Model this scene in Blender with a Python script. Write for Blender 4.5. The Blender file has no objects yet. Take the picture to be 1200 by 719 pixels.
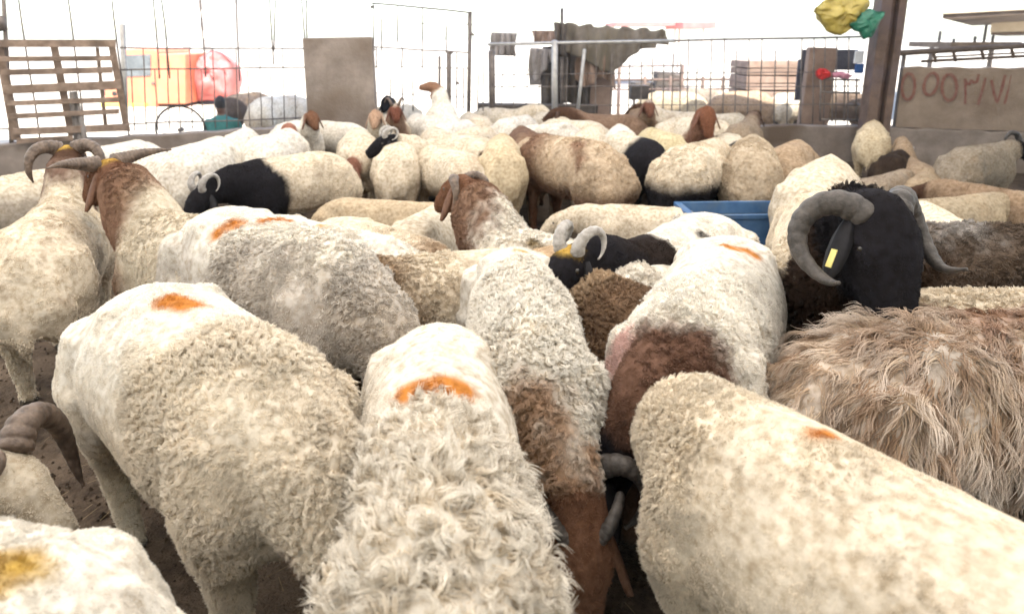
import bpy, math, random
import numpy as np
from mathutils import Vector, Matrix

random.seed(7)
RNG = np.random.default_rng(7)
R = math.radians
SC = bpy.context.scene
COL = SC.collection

# ------------------------------------------------------------------ camera
CAM_H, PITCH, FX, PCX, PCY = 1.55, R(14.0), 800.0, 600.0, 245.0   # measured on the 1200 x 719 photograph
cam = bpy.data.cameras.new('camera')
cam_ob = bpy.data.objects.new('camera', cam)
COL.objects.link(cam_ob)
cam_ob.location = (0, 0, CAM_H)
cam_ob.rotation_euler = (R(90) - PITCH, 0, 0)
cam.sensor_width = 36.0
cam.lens = 24.0
cam.shift_y = -(359.5 - PCY) / 1200.0
cam.clip_start = 0.05
cam.clip_end = 2000
cam.dof.use_dof = True
cam.dof.focus_distance = 2.3
cam.dof.aperture_fstop = 2.8
SC.camera = cam_ob

# ------------------------------------------------------------------ light
SUN_EL, SUN_AZ = R(52), R(158)          # azimuth from +Y towards +X: high behind the camera
world = bpy.data.worlds.new('World')
SC.world = world
world.use_nodes = True
wn = world.node_tree.nodes
wl = world.node_tree.links
wn.clear()
wo = wn.new('ShaderNodeOutputWorld')
wb = wn.new('ShaderNodeBackground')
sky = wn.new('ShaderNodeTexSky')
sky.sky_type = 'NISHITA'
sky.sun_disc = False
sky.sun_elevation = SUN_EL
sky.sun_rotation = SUN_AZ
sky.air_density = 1.0
sky.dust_density = 1.2
sky.ozone_density = 1.0
wb.inputs['Strength'].default_value = 0.15
wl.new(sky.outputs['Color'], wb.inputs['Color'])
wl.new(wb.outputs['Background'], wo.inputs['Surface'])

sun = bpy.data.lights.new('sun', 'SUN')
sun.energy = 4.0
sun.angle = R(0.6)
sun.color = (1.0, 0.95, 0.87)
sun_ob = bpy.data.objects.new('sun', sun)
COL.objects.link(sun_ob)
sd = Vector((math.sin(SUN_AZ) * math.cos(SUN_EL), math.cos(SUN_AZ) * math.cos(SUN_EL), math.sin(SUN_EL)))
sun_ob.rotation_euler = (-sd).to_track_quat('-Z', 'Y').to_euler()
sun_ob.location = sd * 30

SC.view_settings.view_transform = 'Standard'
SC.view_settings.look = 'None'
SC.view_settings.exposure = 2.05
SC.view_settings.gamma = 1.0
SC.view_settings.use_curve_mapping = False

SC.render.engine = 'CYCLES'
SC.cycles.use_denoising = True
SC.cycles.max_bounces = 6
SC.cycles.diffuse_bounces = 4
SC.cycles.glossy_bounces = 2
SC.cycles.transmission_bounces = 4
SC.cycles.transparent_max_bounces = 6
SC.cycles.caustics_reflective = False
SC.cycles.caustics_refractive = False
SC.cycles.sample_clamp_indirect = 6.0
SC.cycles_curves.shape = 'RIBBONS'
SC.cycles_curves.subdivisions = 1
SC.render.hair_type = 'STRAND'


# ------------------------------------------------------------------ measuring helpers
CP, SP = math.cos(PITCH), math.sin(PITCH)


def ray(px, py):
    xc, vc = (px - PCX) / FX, (py - PCY) / FX
    return xc, CP - vc * SP, -SP - vc * CP


def at_z(px, py, z):
    x, y, zz = ray(px, py)
    t = (z - CAM_H) / zz
    return Vector((x * t, y * t, z))


def at_y(px, py, Y):
    x, y, zz = ray(px, py)
    t = Y / y
    return Vector((x * t, Y, CAM_H + zz * t))


# ------------------------------------------------------------------ numpy noise
def vnoise(P, scale, seed=0):
    p = np.asarray(P, dtype=np.float64) * scale + np.array([17.3, 41.7, 9.1]) * (seed + 1)
    i = np.floor(p).astype(np.int64)
    f = p - i
    f = f * f * (3 - 2 * f)

    def h(a, b, c):
        n = (a * 374761393 + b * 668265263 + c * 1274126177 + seed * 974711) & 0x7fffffff
        n = ((n ^ (n >> 13)) * 1103515245) & 0x7fffffff
        n = n ^ (n >> 16)
        return (n & 0xffff) / 32767.5 - 1.0
    x, y, z = i[:, 0], i[:, 1], i[:, 2]
    fx, fy, fz = f[:, 0], f[:, 1], f[:, 2]
    r = 0
    for dx in (0, 1):
        for dy in (0, 1):
            for dz in (0, 1):
                w = (fx if dx else 1 - fx) * (fy if dy else 1 - fy) * (fz if dz else 1 - fz)
                r = r + w * h(x + dx, y + dy, z + dz)
    return r


def fbm(P, scale, seed=0, oct=3):
    r, a, t = 0, 1.0, 0
    for k in range(oct):
        r = r + a * vnoise(P, scale * 2 ** k, seed + k * 5)
        t += a
        a *= 0.5
    return r / t


def sstep(a, b, x):
    t = np.clip((x - a) / (b - a + 1e-9), 0, 1)
    return t * t * (3 - 2 * t)


def nrm(v):
    return v / (np.linalg.norm(v, axis=-1, keepdims=True) + 1e-9)


# ------------------------------------------------------------------ materials
def new_mat(name):
    m = bpy.data.materials.new(name)
    m.use_nodes = True
    nt = m.node_tree
    b = nt.nodes['Principled BSDF']
    return m, nt, b


def surf_mat(name, c1, c2, scale=6.0, rough=0.85, bump=0.3, bscale=40.0, detail=6.0, metal=0.0, spec=0.3, bdist=0.01, c3=None, scale3=1.5):
    m, nt, b = new_mat(name)
    N, L = nt.nodes, nt.links
    tc = N.new('ShaderNodeTexCoord')
    n1 = N.new('ShaderNodeTexNoise')
    n1.inputs['Scale'].default_value = scale
    n1.inputs['Detail'].default_value = detail
    n1.inputs['Roughness'].default_value = 0.65
    L.new(tc.outputs['Object'], n1.inputs['Vector'])
    cr = N.new('ShaderNodeValToRGB')
    cr.color_ramp.elements[0].position = 0.35
    cr.color_ramp.elements[1].position = 0.68
    cr.color_ramp.elements[0].color = (*c1, 1)
    cr.color_ramp.elements[1].color = (*c2, 1)
    L.new(n1.outputs['Fac'], cr.inputs['Fac'])
    out = cr.outputs['Color']
    if c3:
        n3 = N.new('ShaderNodeTexNoise')
        n3.inputs['Scale'].default_value = scale3
        n3.inputs['Detail'].default_value = 4
        L.new(tc.outputs['Object'], n3.inputs['Vector'])
        r3 = N.new('ShaderNodeValToRGB')
        r3.color_ramp.elements[0].position = 0.48
        r3.color_ramp.elements[1].position = 0.66
        L.new(n3.outputs['Fac'], r3.inputs['Fac'])
        mx = N.new('ShaderNodeMix')
        mx.data_type = 'RGBA'
        L.new(r3.outputs['Color'], mx.inputs['Factor'])
        L.new(out, mx.inputs['A'])
        mx.inputs['B'].default_value = (*c3, 1)
        out = mx.outputs['Result']
    L.new(out, b.inputs['Base Color'])
    b.inputs['Roughness'].default_value = rough
    b.inputs['Metallic'].default_value = metal
    b.inputs['Specular IOR Level'].default_value = spec
    if bump:
        n2 = N.new('ShaderNodeTexNoise')
        n2.inputs['Scale'].default_value = bscale
        n2.inputs['Detail'].default_value = 8
        L.new(tc.outputs['Object'], n2.inputs['Vector'])
        bp = N.new('ShaderNodeBump')
        bp.inputs['Strength'].default_value = bump
        bp.inputs['Distance'].default_value = bdist
        L.new(n2.outputs['Fac'], bp.inputs['Height'])
        L.new(bp.outputs['Normal'], b.inputs['Normal'])
    return m


def attr_mat(name, rough, bump, bscale, spec=0.15, bdist=0.006, hair=False):
    m, nt, b = new_mat(name)
    N, L = nt.nodes, nt.links
    a = N.new('ShaderNodeAttribute')
    a.attribute_name = 'col'
    mul = N.new('ShaderNodeMix')
    mul.data_type = 'RGBA'
    mul.blend_type = 'MULTIPLY'
    mul.inputs['Factor'].default_value = 1.0
    L.new(a.outputs['Color'], mul.inputs['A'])
    cr = N.new('ShaderNodeValToRGB')
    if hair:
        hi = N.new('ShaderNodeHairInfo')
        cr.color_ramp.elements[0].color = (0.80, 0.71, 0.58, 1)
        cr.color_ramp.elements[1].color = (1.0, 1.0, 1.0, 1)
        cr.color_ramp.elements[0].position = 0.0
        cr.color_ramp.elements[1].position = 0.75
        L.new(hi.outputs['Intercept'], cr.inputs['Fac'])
    else:
        tc = N.new('ShaderNodeTexCoord')
        n = N.new('ShaderNodeTexNoise')
        n.inputs['Scale'].default_value = bscale * 0.6
        n.inputs['Detail'].default_value = 5
        L.new(tc.outputs['Object'], n.inputs['Vector'])
        cr.color_ramp.elements[0].color = (0.62, 0.57, 0.5, 1)
        cr.color_ramp.elements[1].color = (1, 1, 1, 1)
        cr.color_ramp.elements[0].position = 0.3
        cr.color_ramp.elements[1].position = 0.62
        L.new(n.outputs['Fac'], cr.inputs['Fac'])
        n2 = N.new('ShaderNodeTexNoise')
        n2.inputs['Scale'].default_value = bscale
        n2.inputs['Detail'].default_value = 4
        L.new(tc.outputs['Object'], n2.inputs['Vector'])
        bp = N.new('ShaderNodeBump')
        bp.inputs['Strength'].default_value = bump
        bp.inputs['Distance'].default_value = bdist
        L.new(n2.outputs['Fac'], bp.inputs['Height'])
        L.new(bp.outputs['Normal'], b.inputs['Normal'])
    L.new(cr.outputs['Color'], mul.inputs['B'])
    L.new(mul.outputs['Result'], b.inputs['Base Color'])
    b.inputs['Roughness'].default_value = rough
    b.inputs['Specular IOR Level'].default_value = spec
    return m


M = {}
M['body'] = attr_mat('fleece_skin', 0.95, 0.6, 70, 0.05)
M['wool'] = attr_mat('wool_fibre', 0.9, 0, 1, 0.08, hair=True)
M['ear'] = attr_mat('ear_skin', 0.7, 0.25, 90, 0.25, 0.003)
M['eye'] = surf_mat('eye_gloss', (0.01, 0.008, 0.006), (0.02, 0.014, 0.008), 5, 0.15, 0, spec=0.6)
M['tag'] = surf_mat('tag_plastic', (0.72, 0.62, 0.2), (0.8, 0.7, 0.28), 30, 0.45, 0.1)
M['tag_print'] = surf_mat('tag_print', (0.03, 0.03, 0.03), (0.08, 0.07, 0.05), 30, 0.6, 0)
for nm, a, b_ in (('horn_grey', (0.028, 0.024, 0.021), (0.088, 0.076, 0.067)), ('horn_pale', (0.22, 0.20, 0.18), (0.40, 0.38, 0.35)),
                  ('horn_brown', (0.06, 0.042, 0.032), (0.17, 0.125, 0.095))):
    M[nm] = surf_mat(nm, a, b_, 34, 0.55, 0.8, 70, spec=0.35, bdist=0.006)
M['manure'] = surf_mat('trodden_manure_soil', (0.035, 0.025, 0.018), (0.105, 0.077, 0.055), 14, 1.0, 0.9, 60, bdist=0.02, spec=0.1, c3=(0.13, 0.097, 0.07), scale3=2.2)
M['clod'] = surf_mat('soil_clod', (0.02, 0.014, 0.01), (0.085, 0.06, 0.04), 20, 1.0, 0.6, 80, spec=0.1)
M['straw'] = surf_mat('straw', (0.16, 0.115, 0.06), (0.28, 0.21, 0.12), 20, 0.8, 0.2)
M['sand'] = surf_mat('pale_sand', (0.42, 0.37, 0.30), (0.55, 0.5, 0.42), 1.2, 1.0, 0.5, 9, bdist=0.03, spec=0.1)
M['concrete'] = surf_mat('rough_concrete', (0.165, 0.138, 0.12), (0.26, 0.222, 0.195), 4.5, 0.95, 0.5, 45, bdist=0.012, spec=0.15, c3=(0.12, 0.09, 0.068), scale3=1.3)
M['concrete_b'] = surf_mat('plastered_concrete', (0.18, 0.14, 0.11), (0.26, 0.21, 0.168), 3.5, 0.95, 0.4, 40, bdist=0.012, spec=0.15, c3=(0.14, 0.10, 0.075), scale3=1.1)
M['paint_red'] = surf_mat('faded_red_paint', (0.15, 0.055, 0.045), (0.19, 0.115, 0.09), 22, 0.9, 0.2)
M['steel'] = surf_mat('weathered_steel', (0.09, 0.075, 0.07), (0.2, 0.17, 0.15), 12, 0.6, 0.3, 60, metal=0.2, bdist=0.004)
M['galv'] = surf_mat('galvanised_pipe', (0.30, 0.29, 0.28), (0.46, 0.45, 0.43), 12, 0.5, 0.2, 50, metal=0.4, bdist=0.003)
M['post'] = surf_mat('brown_painted_steel', (0.075, 0.05, 0.04), (0.16, 0.11, 0.085), 7, 0.7, 0.4, 50, bdist=0.006, c3=(0.11, 0.085, 0.09), scale3=2)
M['wood'] = surf_mat('weathered_wood', (0.14, 0.10, 0.075), (0.28, 0.21, 0.165), 9, 0.9, 0.5, 60, bdist=0.006, c3=(0.1, 0.075, 0.06), scale3=3)
M['blue'] = surf_mat('blue_plastic', (0.04, 0.10, 0.22), (0.075, 0.16, 0.31), 8, 0.5, 0.2, 40, bdist=0.004, c3=(0.085, 0.125, 0.18), scale3=4)
M['yellow_bag'] = surf_mat('yellow_plastic_bag', (0.30, 0.23, 0.04), (0.42, 0.34, 0.085), 9, 0.4, 0.4, 25, bdist=0.02, spec=0.5)
M['green_bag'] = surf_mat('green_plastic_bag', (0.012, 0.11, 0.07), (0.035, 0.2, 0.13), 12, 0.35, 0.4, 30, bdist=0.02, spec=0.5)
M['tarp'] = surf_mat('brown_canvas', (0.10, 0.085, 0.07), (0.20, 0.175, 0.15), 5, 0.95, 0.4, 40, bdist=0.01, c3=(0.16, 0.14, 0.11), scale3=2)
M['tarp_dark'] = surf_mat('dark_canvas', (0.05, 0.042, 0.037), (0.12, 0.1, 0.085), 6, 0.95, 0.4, 40, bdist=0.01)
M['cloth_grey'] = surf_mat('grey_cloth', (0.18, 0.16, 0.15), (0.3, 0.275, 0.26), 6, 0.95, 0.4, 40, bdist=0.01)
M['board'] = surf_mat('brown_board', (0.19, 0.13, 0.10), (0.30, 0.22, 0.175), 5, 0.9, 0.3, 40)
M['darkboard'] = surf_mat('dark_blue_grey_board', (0.05, 0.05, 0.065), (0.1, 0.095, 0.11), 6, 0.8, 0.3, 40)
M['blue_sheet'] = surf_mat('blue_sheet', (0.03, 0.08, 0.25), (0.05, 0.13, 0.35), 6, 0.6, 0.2)
M['white_sheet'] = surf_mat('white_sheet', (0.6, 0.62, 0.66), (0.72, 0.74, 0.78), 6, 0.7, 0.2)
M['red_cloth'] = surf_mat('red_cloth', (0.4, 0.02, 0.02), (0.55, 0.05, 0.05), 12, 0.8, 0.3)
M['pink_cloth'] = surf_mat('pink_cloth', (0.5, 0.2, 0.28), (0.6, 0.3, 0.38), 12, 0.8, 0.3)
M['orange'] = surf_mat('faded_orange_paint', (0.56, 0.17, 0.085), (0.64, 0.225, 0.12), 4, 0.45, 0.1, spec=0.5)
M['truck_red'] = surf_mat('faded_red_truck_paint', (0.45, 0.11, 0.10), (0.52, 0.17, 0.15), 4, 0.5, 0.1, spec=0.5)
M['glass'] = surf_mat('dusty_window_glass', (0.07, 0.08, 0.085), (0.14, 0.155, 0.16), 5, 0.12, 0, spec=0.6)
M['rubber'] = surf_mat('rubber', (0.02, 0.02, 0.02), (0.05, 0.048, 0.045), 12, 0.9, 0.3)
M['cream_bumper'] = surf_mat('yellow_paint', (0.6, 0.42, 0.08), (0.68, 0.5, 0.14), 8, 0.5, 0.1)
M['skin'] = surf_mat('brown_skin', (0.10, 0.055, 0.038), (0.15, 0.085, 0.06), 15, 0.6, 0.2)
M['hair'] = surf_mat('black_hair', (0.012, 0.01, 0.01), (0.03, 0.025, 0.022), 40, 0.7, 0.6, 90)
M['teal'] = surf_mat('teal_shirt', (0.03, 0.12, 0.115), (0.05, 0.17, 0.16), 9, 0.9, 0.3, 60)
M['trouser'] = surf_mat('dark_trousers', (0.03, 0.03, 0.035), (0.06, 0.06, 0.065), 9, 0.9, 0.3, 60)
M['canopy_top'] = surf_mat('cream_fascia', (0.42, 0.35, 0.26), (0.52, 0.45, 0.35), 3, 0.9, 0.3)
M['canopy_under'] = surf_mat('brown_soffit', (0.09, 0.065, 0.05), (0.16, 0.12, 0.09), 5, 0.9, 0.3)
M['plaster'] = surf_mat('pale_plaster', (0.55, 0.5, 0.44), (0.66, 0.62, 0.56), 2, 0.95, 0.3)
M['roof_steel'] = surf_mat('roof_frame_steel', (0.12, 0.11, 0.1), (0.22, 0.2, 0.18), 6, 0.6, 0.2)


def roof_mat():
    m, nt, b = new_mat('translucent_roof_sheet')
    N, L = nt.nodes, nt.links
    out = N['Material Output']
    N.remove(b)
    t = N.new('ShaderNodeBsdfTranslucent')
    d = N.new('ShaderNodeBsdfDiffuse')
    t.inputs['Color'].default_value = (0.90, 0.83, 0.725, 1)
    d.inputs['Color'].default_value = (0.7, 0.68, 0.62, 1)
    mx = N.new('ShaderNodeMixShader')
    mx.inputs[0].default_value = 0.35
    n = N.new('ShaderNodeTexNoise')
    n.inputs['Scale'].default_value = 3
    L.new(t.outputs[0], mx.inputs[1])
    L.new(d.outputs[0], mx.inputs[2])
    L.new(mx.outputs[0], out.inputs['Surface'])
    return m


M['roof'] = roof_mat()
M['tin'] = surf_mat('shade_tin', (0.24, 0.21, 0.18), (0.40, 0.36, 0.32), 3, 0.7, 0.3)  # for the unseen sheets added to block light from above


# ------------------------------------------------------------------ mesh helpers
class MB:
    def __init__(self):
        self.v, self.f = [], []

    def add(self, vs, fs):
        o = len(self.v)
        self.v += [tuple(p) for p in vs]
        self.f += [tuple(i + o for i in q) for q in fs]
        return self

    def box(self, c, s, rot=None, jit=0.0):
        vs = []
        for sx, sy, sz in ((-1, -1, -1), (1, -1, -1), (1, 1, -1), (-1, 1, -1), (-1, -1, 1), (1, -1, 1), (1, 1, 1), (-1, 1, 1)):
            p = Vector((sx * s[0] / 2, sy * s[1] / 2, sz * s[2] / 2))
            if jit:
                p += Vector([random.uniform(-jit, jit) for _ in range(3)])
            if rot is not None:
                p = rot @ p
            vs.append(Vector(c) + p)
        return self.add(vs, [(0, 3, 2, 1), (4, 5, 6, 7), (0, 1, 5, 4), (1, 2, 6, 5), (2, 3, 7, 6), (3, 0, 4, 7)])

    def tube(self, pts, rad, n=8, lat=None, rb=None):
        vs, fs = loft(pts, rad, rb, n, lat)
        return self.add(vs, fs)

    def mesh(self, name):
        me = bpy.data.meshes.new(name)
        me.from_pydata(self.v, [], self.f)
        me.validate()
        return me


def loft(pts, ra, rb=None, n=10, lat=None):
    """closed tube along pts; ra = lateral radius, rb = radius in the other direction"""
    P = np.array([list(p) for p in pts], dtype=float)
    k = len(P)
    ra = np.full(k, ra, float) if np.isscalar(ra) else np.array(ra, float)
    rb = ra if rb is None else (np.full(k, rb, float) if np.isscalar(rb) else np.array(rb, float))
    T = np.zeros_like(P)
    T[1:-1] = P[2:] - P[:-2]
    T[0] = P[1] - P[0]
    T[-1] = P[-1] - P[-2]
    T = nrm(T)
    vs, fs = [], []
    prev = None
    for i in range(k):
        t = T[i]
        if lat is not None:
            a = np.array(lat, float)
        elif prev is not None:
            a = prev
        else:
            a = np.array([0, 0, 1.0]) if abs(t[2]) < 0.9 else np.array([1.0, 0, 0])
        a = a - t * np.dot(a, t)
        a = a / (np.linalg.norm(a) + 1e-9)
        prev = a
        b = np.cross(t, a)
        for j in range(n):
            th = 2 * math.pi * j / n
            vs.append(P[i] + a * ra[i] * math.cos(th) + b * rb[i] * math.sin(th))
    for i in range(k - 1):
        for j in range(n):
            j2 = (j + 1) % n
            fs.append((i * n + j, i * n + j2, (i + 1) * n + j2, (i + 1) * n + j))
    vs.append(P[0] - T[0] * min(ra[0], rb[0]) * 0.4)
    vs.append(P[-1] + T[-1] * min(ra[-1], rb[-1]) * 0.4)
    c0, c1 = len(vs) - 2, len(vs) - 1
    for j in range(n):
        j2 = (j + 1) % n
        fs.append((c0, j2, j))
        fs.append((c1, (k - 1) * n + j, (k - 1) * n + j2))
    return vs, fs


def link(name, me, mat, parent=None, smooth=False):
    if isinstance(me, MB):
        me = me.mesh(name)
    if mat is not None and len(me.materials) == 0:
        me.materials.append(M[mat] if isinstance(mat, str) else mat)
    o = bpy.data.objects.new(name, me)
    COL.objects.link(o)
    if parent is not None:
        o.parent = parent
    if smooth:
        me.polygons.foreach_set('use_smooth', [True] * len(me.polygons))
    return o


def tag(o, label=None, cat=None, group=None, kind=None):
    if label:
        o['label'] = label
    if cat:
        o['category'] = cat
    if group:
        o['group'] = group
    if kind:
        o['kind'] = kind
    return o


def empty(name, loc, label, cat, group=None, rz=0.0):
    o = bpy.data.objects.new(name, None)
    COL.objects.link(o)
    o.location = loc
    o.rotation_euler = (0, 0, rz)
    o.empty_display_size = 0.1
    return tag(o, label, cat, group)


def bar(name, a, b, r, mat, parent, n=6, wob=0.0):
    """one straight wire, pipe or bar; a and b in world space"""
    off = Vector(parent.location) if parent is not None else Vector((0, 0, 0))
    a, b = Vector(a) - off, Vector(b) - off
    pts = [a, b]
    if wob:
        pts = [a.lerp(b, t) + Vector([random.uniform(-wob, wob) if 0 < t < 1 else 0 for _ in range(3)]) for t in (0, .25, .5, .75, 1)]
    return link(name, MB().tube(pts, r, n), mat, parent, True)


def bevel(o, w=0.01, seg=2):
    m = o.modifiers.new('bevel', 'BEVEL')
    m.width = w
    m.segments = seg
    m.limit_method = 'ANGLE'
    return o


# ================================================================== THE SETTING
# ground reaching the horizon
g = MB()
g.add([(-900, -900, 0), (900, -900, 0), (900, 900, 0), (-900, 900, 0)], [(0, 1, 2, 3)])
tag(link('ground', g, 'sand'), kind='structure')

# trodden floor of the pen, uneven
nx, ny = 170, 150
X, Y = np.meshgrid(np.linspace(-7.5, 7.5, nx), np.linspace(-2.5, 8.9, ny))
P3 = np.stack([X.ravel(), Y.ravel(), np.zeros(nx * ny)], 1)
Z = 0.012 + 0.012 * np.abs(fbm(P3, 1.3, 3)) + 0.014 * (0.5 + 0.5 * fbm(P3, 7, 9))
P3[:, 2] = Z
idx = np.arange(nx * ny).reshape(ny, nx)
F = np.stack([idx[:-1, :-1].ravel(), idx[:-1, 1:].ravel(), idx[1:, 1:].ravel(), idx[1:, :-1].ravel()], 1)
me = bpy.data.meshes.new('pen_floor')
me.from_pydata(P3.tolist(), [], F.tolist())
tag(link('pen_floor', me, 'manure', smooth=True), kind='structure')

# clods, droppings and straw on the near floor: uncountable
mb = MB()
for k in range(9000):
    y = 0.6 + 4.2 * random.random() ** 1.3
    x = random.uniform(-1, 1) * (0.5 + y * 0.8)
    r = random.uniform(0.003, 0.009) * (2.2 if random.random() < 0.05 else 1)
    z = 0.022
    mb.add([(x - r, y, z), (x, y - r, z), (x + r * .9, y + r * .2, z), (x, y + r, z), (x, y, z + r * 1.1), (x, y, z - r)],
           [(0, 1, 4), (1, 2, 4), (2, 3, 4), (3, 0, 4), (1, 0, 5), (2, 1, 5), (3, 2, 5), (0, 3, 5)])
tag(link('droppings', mb, 'clod'), 'dark droppings and soil crumbs scattered over the pen floor', 'droppings', kind='stuff')
mb = MB()
for k in range(1000):
    y = 0.6 + 4.2 * random.random()
    x = random.uniform(-1, 1) * (0.5 + y * 0.8)
    a = random.uniform(0, 6.28)
    l = random.uniform(0.01, 0.035)
    w = 0.0009
    c, s = math.cos(a), math.sin(a)
    z = 0.029
    mb.add([(x - c * l - s * w, y - s * l + c * w, z), (x - c * l + s * w, y - s * l - c * w, z), (x + c * l + s * w, y + s * l - c * w, z + .004),
            (x + c * l - s * w, y + s * l + c * w, z + .004)], [(0, 1, 2, 3)])
tag(link('straw', mb, 'straw'), 'short straw bits scattered over the pen floor', 'straw', kind='stuff')

WT = 0.50                                # height of the low wall


def wall(name, a, b, z0, z1, th, mat, label, cat='wall', sub=24):
    """upright wall from a to b (world XY), slightly uneven along its top"""
    a, b = Vector((a[0], a[1], 0)), Vector((b[0], b[1], 0))
    d = (b - a)
    L = d.length
    d.normalize()
    n = Vector((-d.y, d.x, 0))
    mbw = MB()
    vs, fs = [], []
    for i in range(sub + 1):
        p = d * (L * i / sub) - d * (L / 2)
        e = 0.008 * math.sin(i * 1.7 + a.x) + random.uniform(-.004, .004)
        for (o, z) in ((-th / 2, z0), (-th / 2, z1 + e), (th / 2, z1 + e), (th / 2, z0)):
            q = p + n * o
            vs.append((q.x, q.y, z))
    for i in range(sub):
        for j in range(3):
            fs.append((i * 4 + j, i * 4 + 4 + j, i * 4 + 5 + j, i * 4 + 1 + j))
    fs.append((0, 1, 2, 3))
    fs.append((sub * 4 + 3, sub * 4 + 2, sub * 4 + 1, sub * 4))
    mbw.add(vs, fs)
    o = link(name, mbw, mat)
    o.location = (a + b) / 2
    bevel(o, 0.012, 2)
    return tag(o, label, cat)


pA = at_z(-60, 172, WT)
pB = at_z(356, 147, WT)
pC = at_z(440, 143, WT)
pD = at_z(1012, 146, WT)
pE = at_z(1040, 149, WT)
pF = at_z(1330, 158, WT)
wall('low_wall', (pA.x, pA.y), (pB.x, pB.y), -.05, WT, .18, 'concrete', 'low grey-brown concrete wall below the wooden pallet and the truck')
wall('low_wall', (pB.x + .03, pB.y + .12), (pD.x, pD.y + .1), -.05, WT - .02, .18, 'concrete', 'long low concrete wall under the middle fence behind the flock')
wall('low_wall', (pD.x + .02, pE.y + .06), (pF.x, pF.y), -.05, WT, .22, 'concrete', 'low concrete base course under the painted numbers on the right')
zt = at_y(1040, 78, pE.y + .1).z
rw = empty('concrete_wall', ((pE.x + pF.x) / 2, (pE.y + pF.y) / 2, WT), 'tan plastered concrete wall with faded red painted numerals on the right', 'wall')
o = wall('panel', (pE.x + .10, pE.y + .05), (pF.x, pF.y + .01), WT + .004, zt, .16, 'concrete_b', None, None)
o.location -= rw.location
o.location.z = -WT
o.parent = rw

# the painted numerals, as raised strokes of paint on the wall's near face
wdir = Vector((pF.x - pE.x, pF.y - pE.y, 0)).normalized()
wn_ = Vector((wdir.y, -wdir.x, 0))


def on_wall(px, py):
    x, y, z = ray(px, py)
    o0 = Vector((pE.x, pE.y + .05, 0)) + wn_ * 0.083
    t = (o0.x * wn_.x + o0.y * wn_.y) / (x * wn_.x + y * wn_.y)
    return Vector((x * t, y * t, CAM_H + z * t))


def stroke(pts, w, closed=False):
    W = [on_wall(*p) for p in pts]
    if closed:
        W.append(W[0])
    # resample with a little hand wobble
    Q = []
    for i in range(len(W) - 1):
        for t in (0, .34, .67):
            Q.append(W[i].lerp(W[i + 1], t))
    Q.append(W[-1])
    vs, fs = [], []
    for i, q in enumerate(Q):
        t = (Q[min(i + 1, len(Q) - 1)] - Q[max(i - 1, 0)]).normalized()
        s = t.cross(wn_).normalized() * (w * random.uniform(.8, 1.2) / 2)
        vs += [q + s - rw.location, q - s - rw.location]
        if i:
            fs.append((2 * i - 2, 2 * i - 1, 2 * i + 1, 2 * i))
    return link('painted_numeral', MB().add(vs, fs), 'paint_red', rw)


def oval(cx, cy, rx, ry, n=14, tilt=0.0):
    return [(cx + rx * math.cos(2 * math.pi * k / n) + tilt * math.sin(2 * math.pi * k / n), cy + ry * math.sin(2 * math.pi * k / n)) for k in range(n)]


stroke(oval(1064.5, 101.5, 7.6, 15.5, tilt=-.8), .030, True)
stroke(oval(1091, 98.5, 8.0, 13, tilt=-2.5), .032, True)
stroke(oval(1112.5, 102.5, 8.8, 15.5), .030, True)
stroke([(1131, 122), (1131.5, 110), (1131, 92), (1133, 98), (1136, 99), (1138, 94), (1141, 97), (1145, 96), (1147, 87)], .026)
stroke([(1146, 123), (1150, 110), (1155, 91)], .026)
stroke([(1162, 94), (1165, 110), (1168.5, 121), (1173, 108), (1178, 88)], .028)
stroke([(1177, 122), (1182, 106), (1186, 88), (1188, 97), (1191, 97), (1193, 92), (1196, 97), (1200, 95), (1204, 87)], .026)

# upright concrete slab at the end of the left wall
sa, sb_ = at_y(357, 44, 8.05), at_y(438, 45, 8.05)
sl = MB()
sl.box((0, 0, 0), (sb_.x - sa.x, .14, sa.z - .40), jit=.012)
o = link('concrete_slab', sl, 'concrete')
o.location = ((sa.x + sb_.x) / 2, 8.0, (sa.z + .40) / 2)
bevel(o, .015)
tag(o, 'upright square grey-brown concrete slab standing on the wall', 'slab')
sl = MB().box((0, 0, 0), (sb_.x - sa.x + .2, .3, .46), jit=.01)
o = link('concrete_block', sl, 'concrete')
o.location = ((sa.x + sb_.x) / 2 + .05, 8.0, .17)
bevel(o, .015)
tag(o, 'dark concrete footing block under the upright slab', 'block')

# unseen roof: translucent sheet over the far part, tin added to direct the light
def unseen_roof_sheet(name, x0, x1, y0, y1, mat, label, z=3.25):
    vs, fs = [], []
    seg = 40
    for i in range(seg + 1):
        x = x0 + (x1 - x0) * i / seg
        for y in (y0, y1):
            vs.append((x, y, z + 0.03 * math.sin(i * 1.9) + .02 * y))
    for i in range(seg):
        fs.append((2 * i, 2 * i + 2, 2 * i + 3, 2 * i + 1))
    tag(link(name, MB().add(vs, fs), mat), label, 'roof', kind='structure')


unseen_roof_sheet('unseen_roof_sheet', -13, 5.0, -1.0, 8.3, 'roof', 'unseen translucent roof sheet spreading soft light over the far part of the pen')
unseen_roof_sheet('roof_shade_tin', -13, 13, -12, -0.9, 'tin', 'unseen tin roof sheet added to shade the near part of the pen', 3.21)
unseen_roof_sheet('roof_shade_tin', 4.9, 13, -0.95, 8.3, 'tin', 'unseen tin roof sheet added to shade the right side of the pen', 3.21)

# ================================================================== FENCES
GF = 'wire fences behind the flock'
YL = 8.12


def plane_pt(px, py, a, b):
    """the point seen at a pixel on the upright plane through a and b"""
    d = Vector((b.x - a.x, b.y - a.y, 0)).normalized()
    n = Vector((-d.y, d.x, 0))
    x, y, z = ray(px, py)
    t = (a.x * n.x + a.y * n.y) / (x * n.x + y * n.y)
    return Vector((x * t, y * t, CAM_H + z * t))


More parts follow.
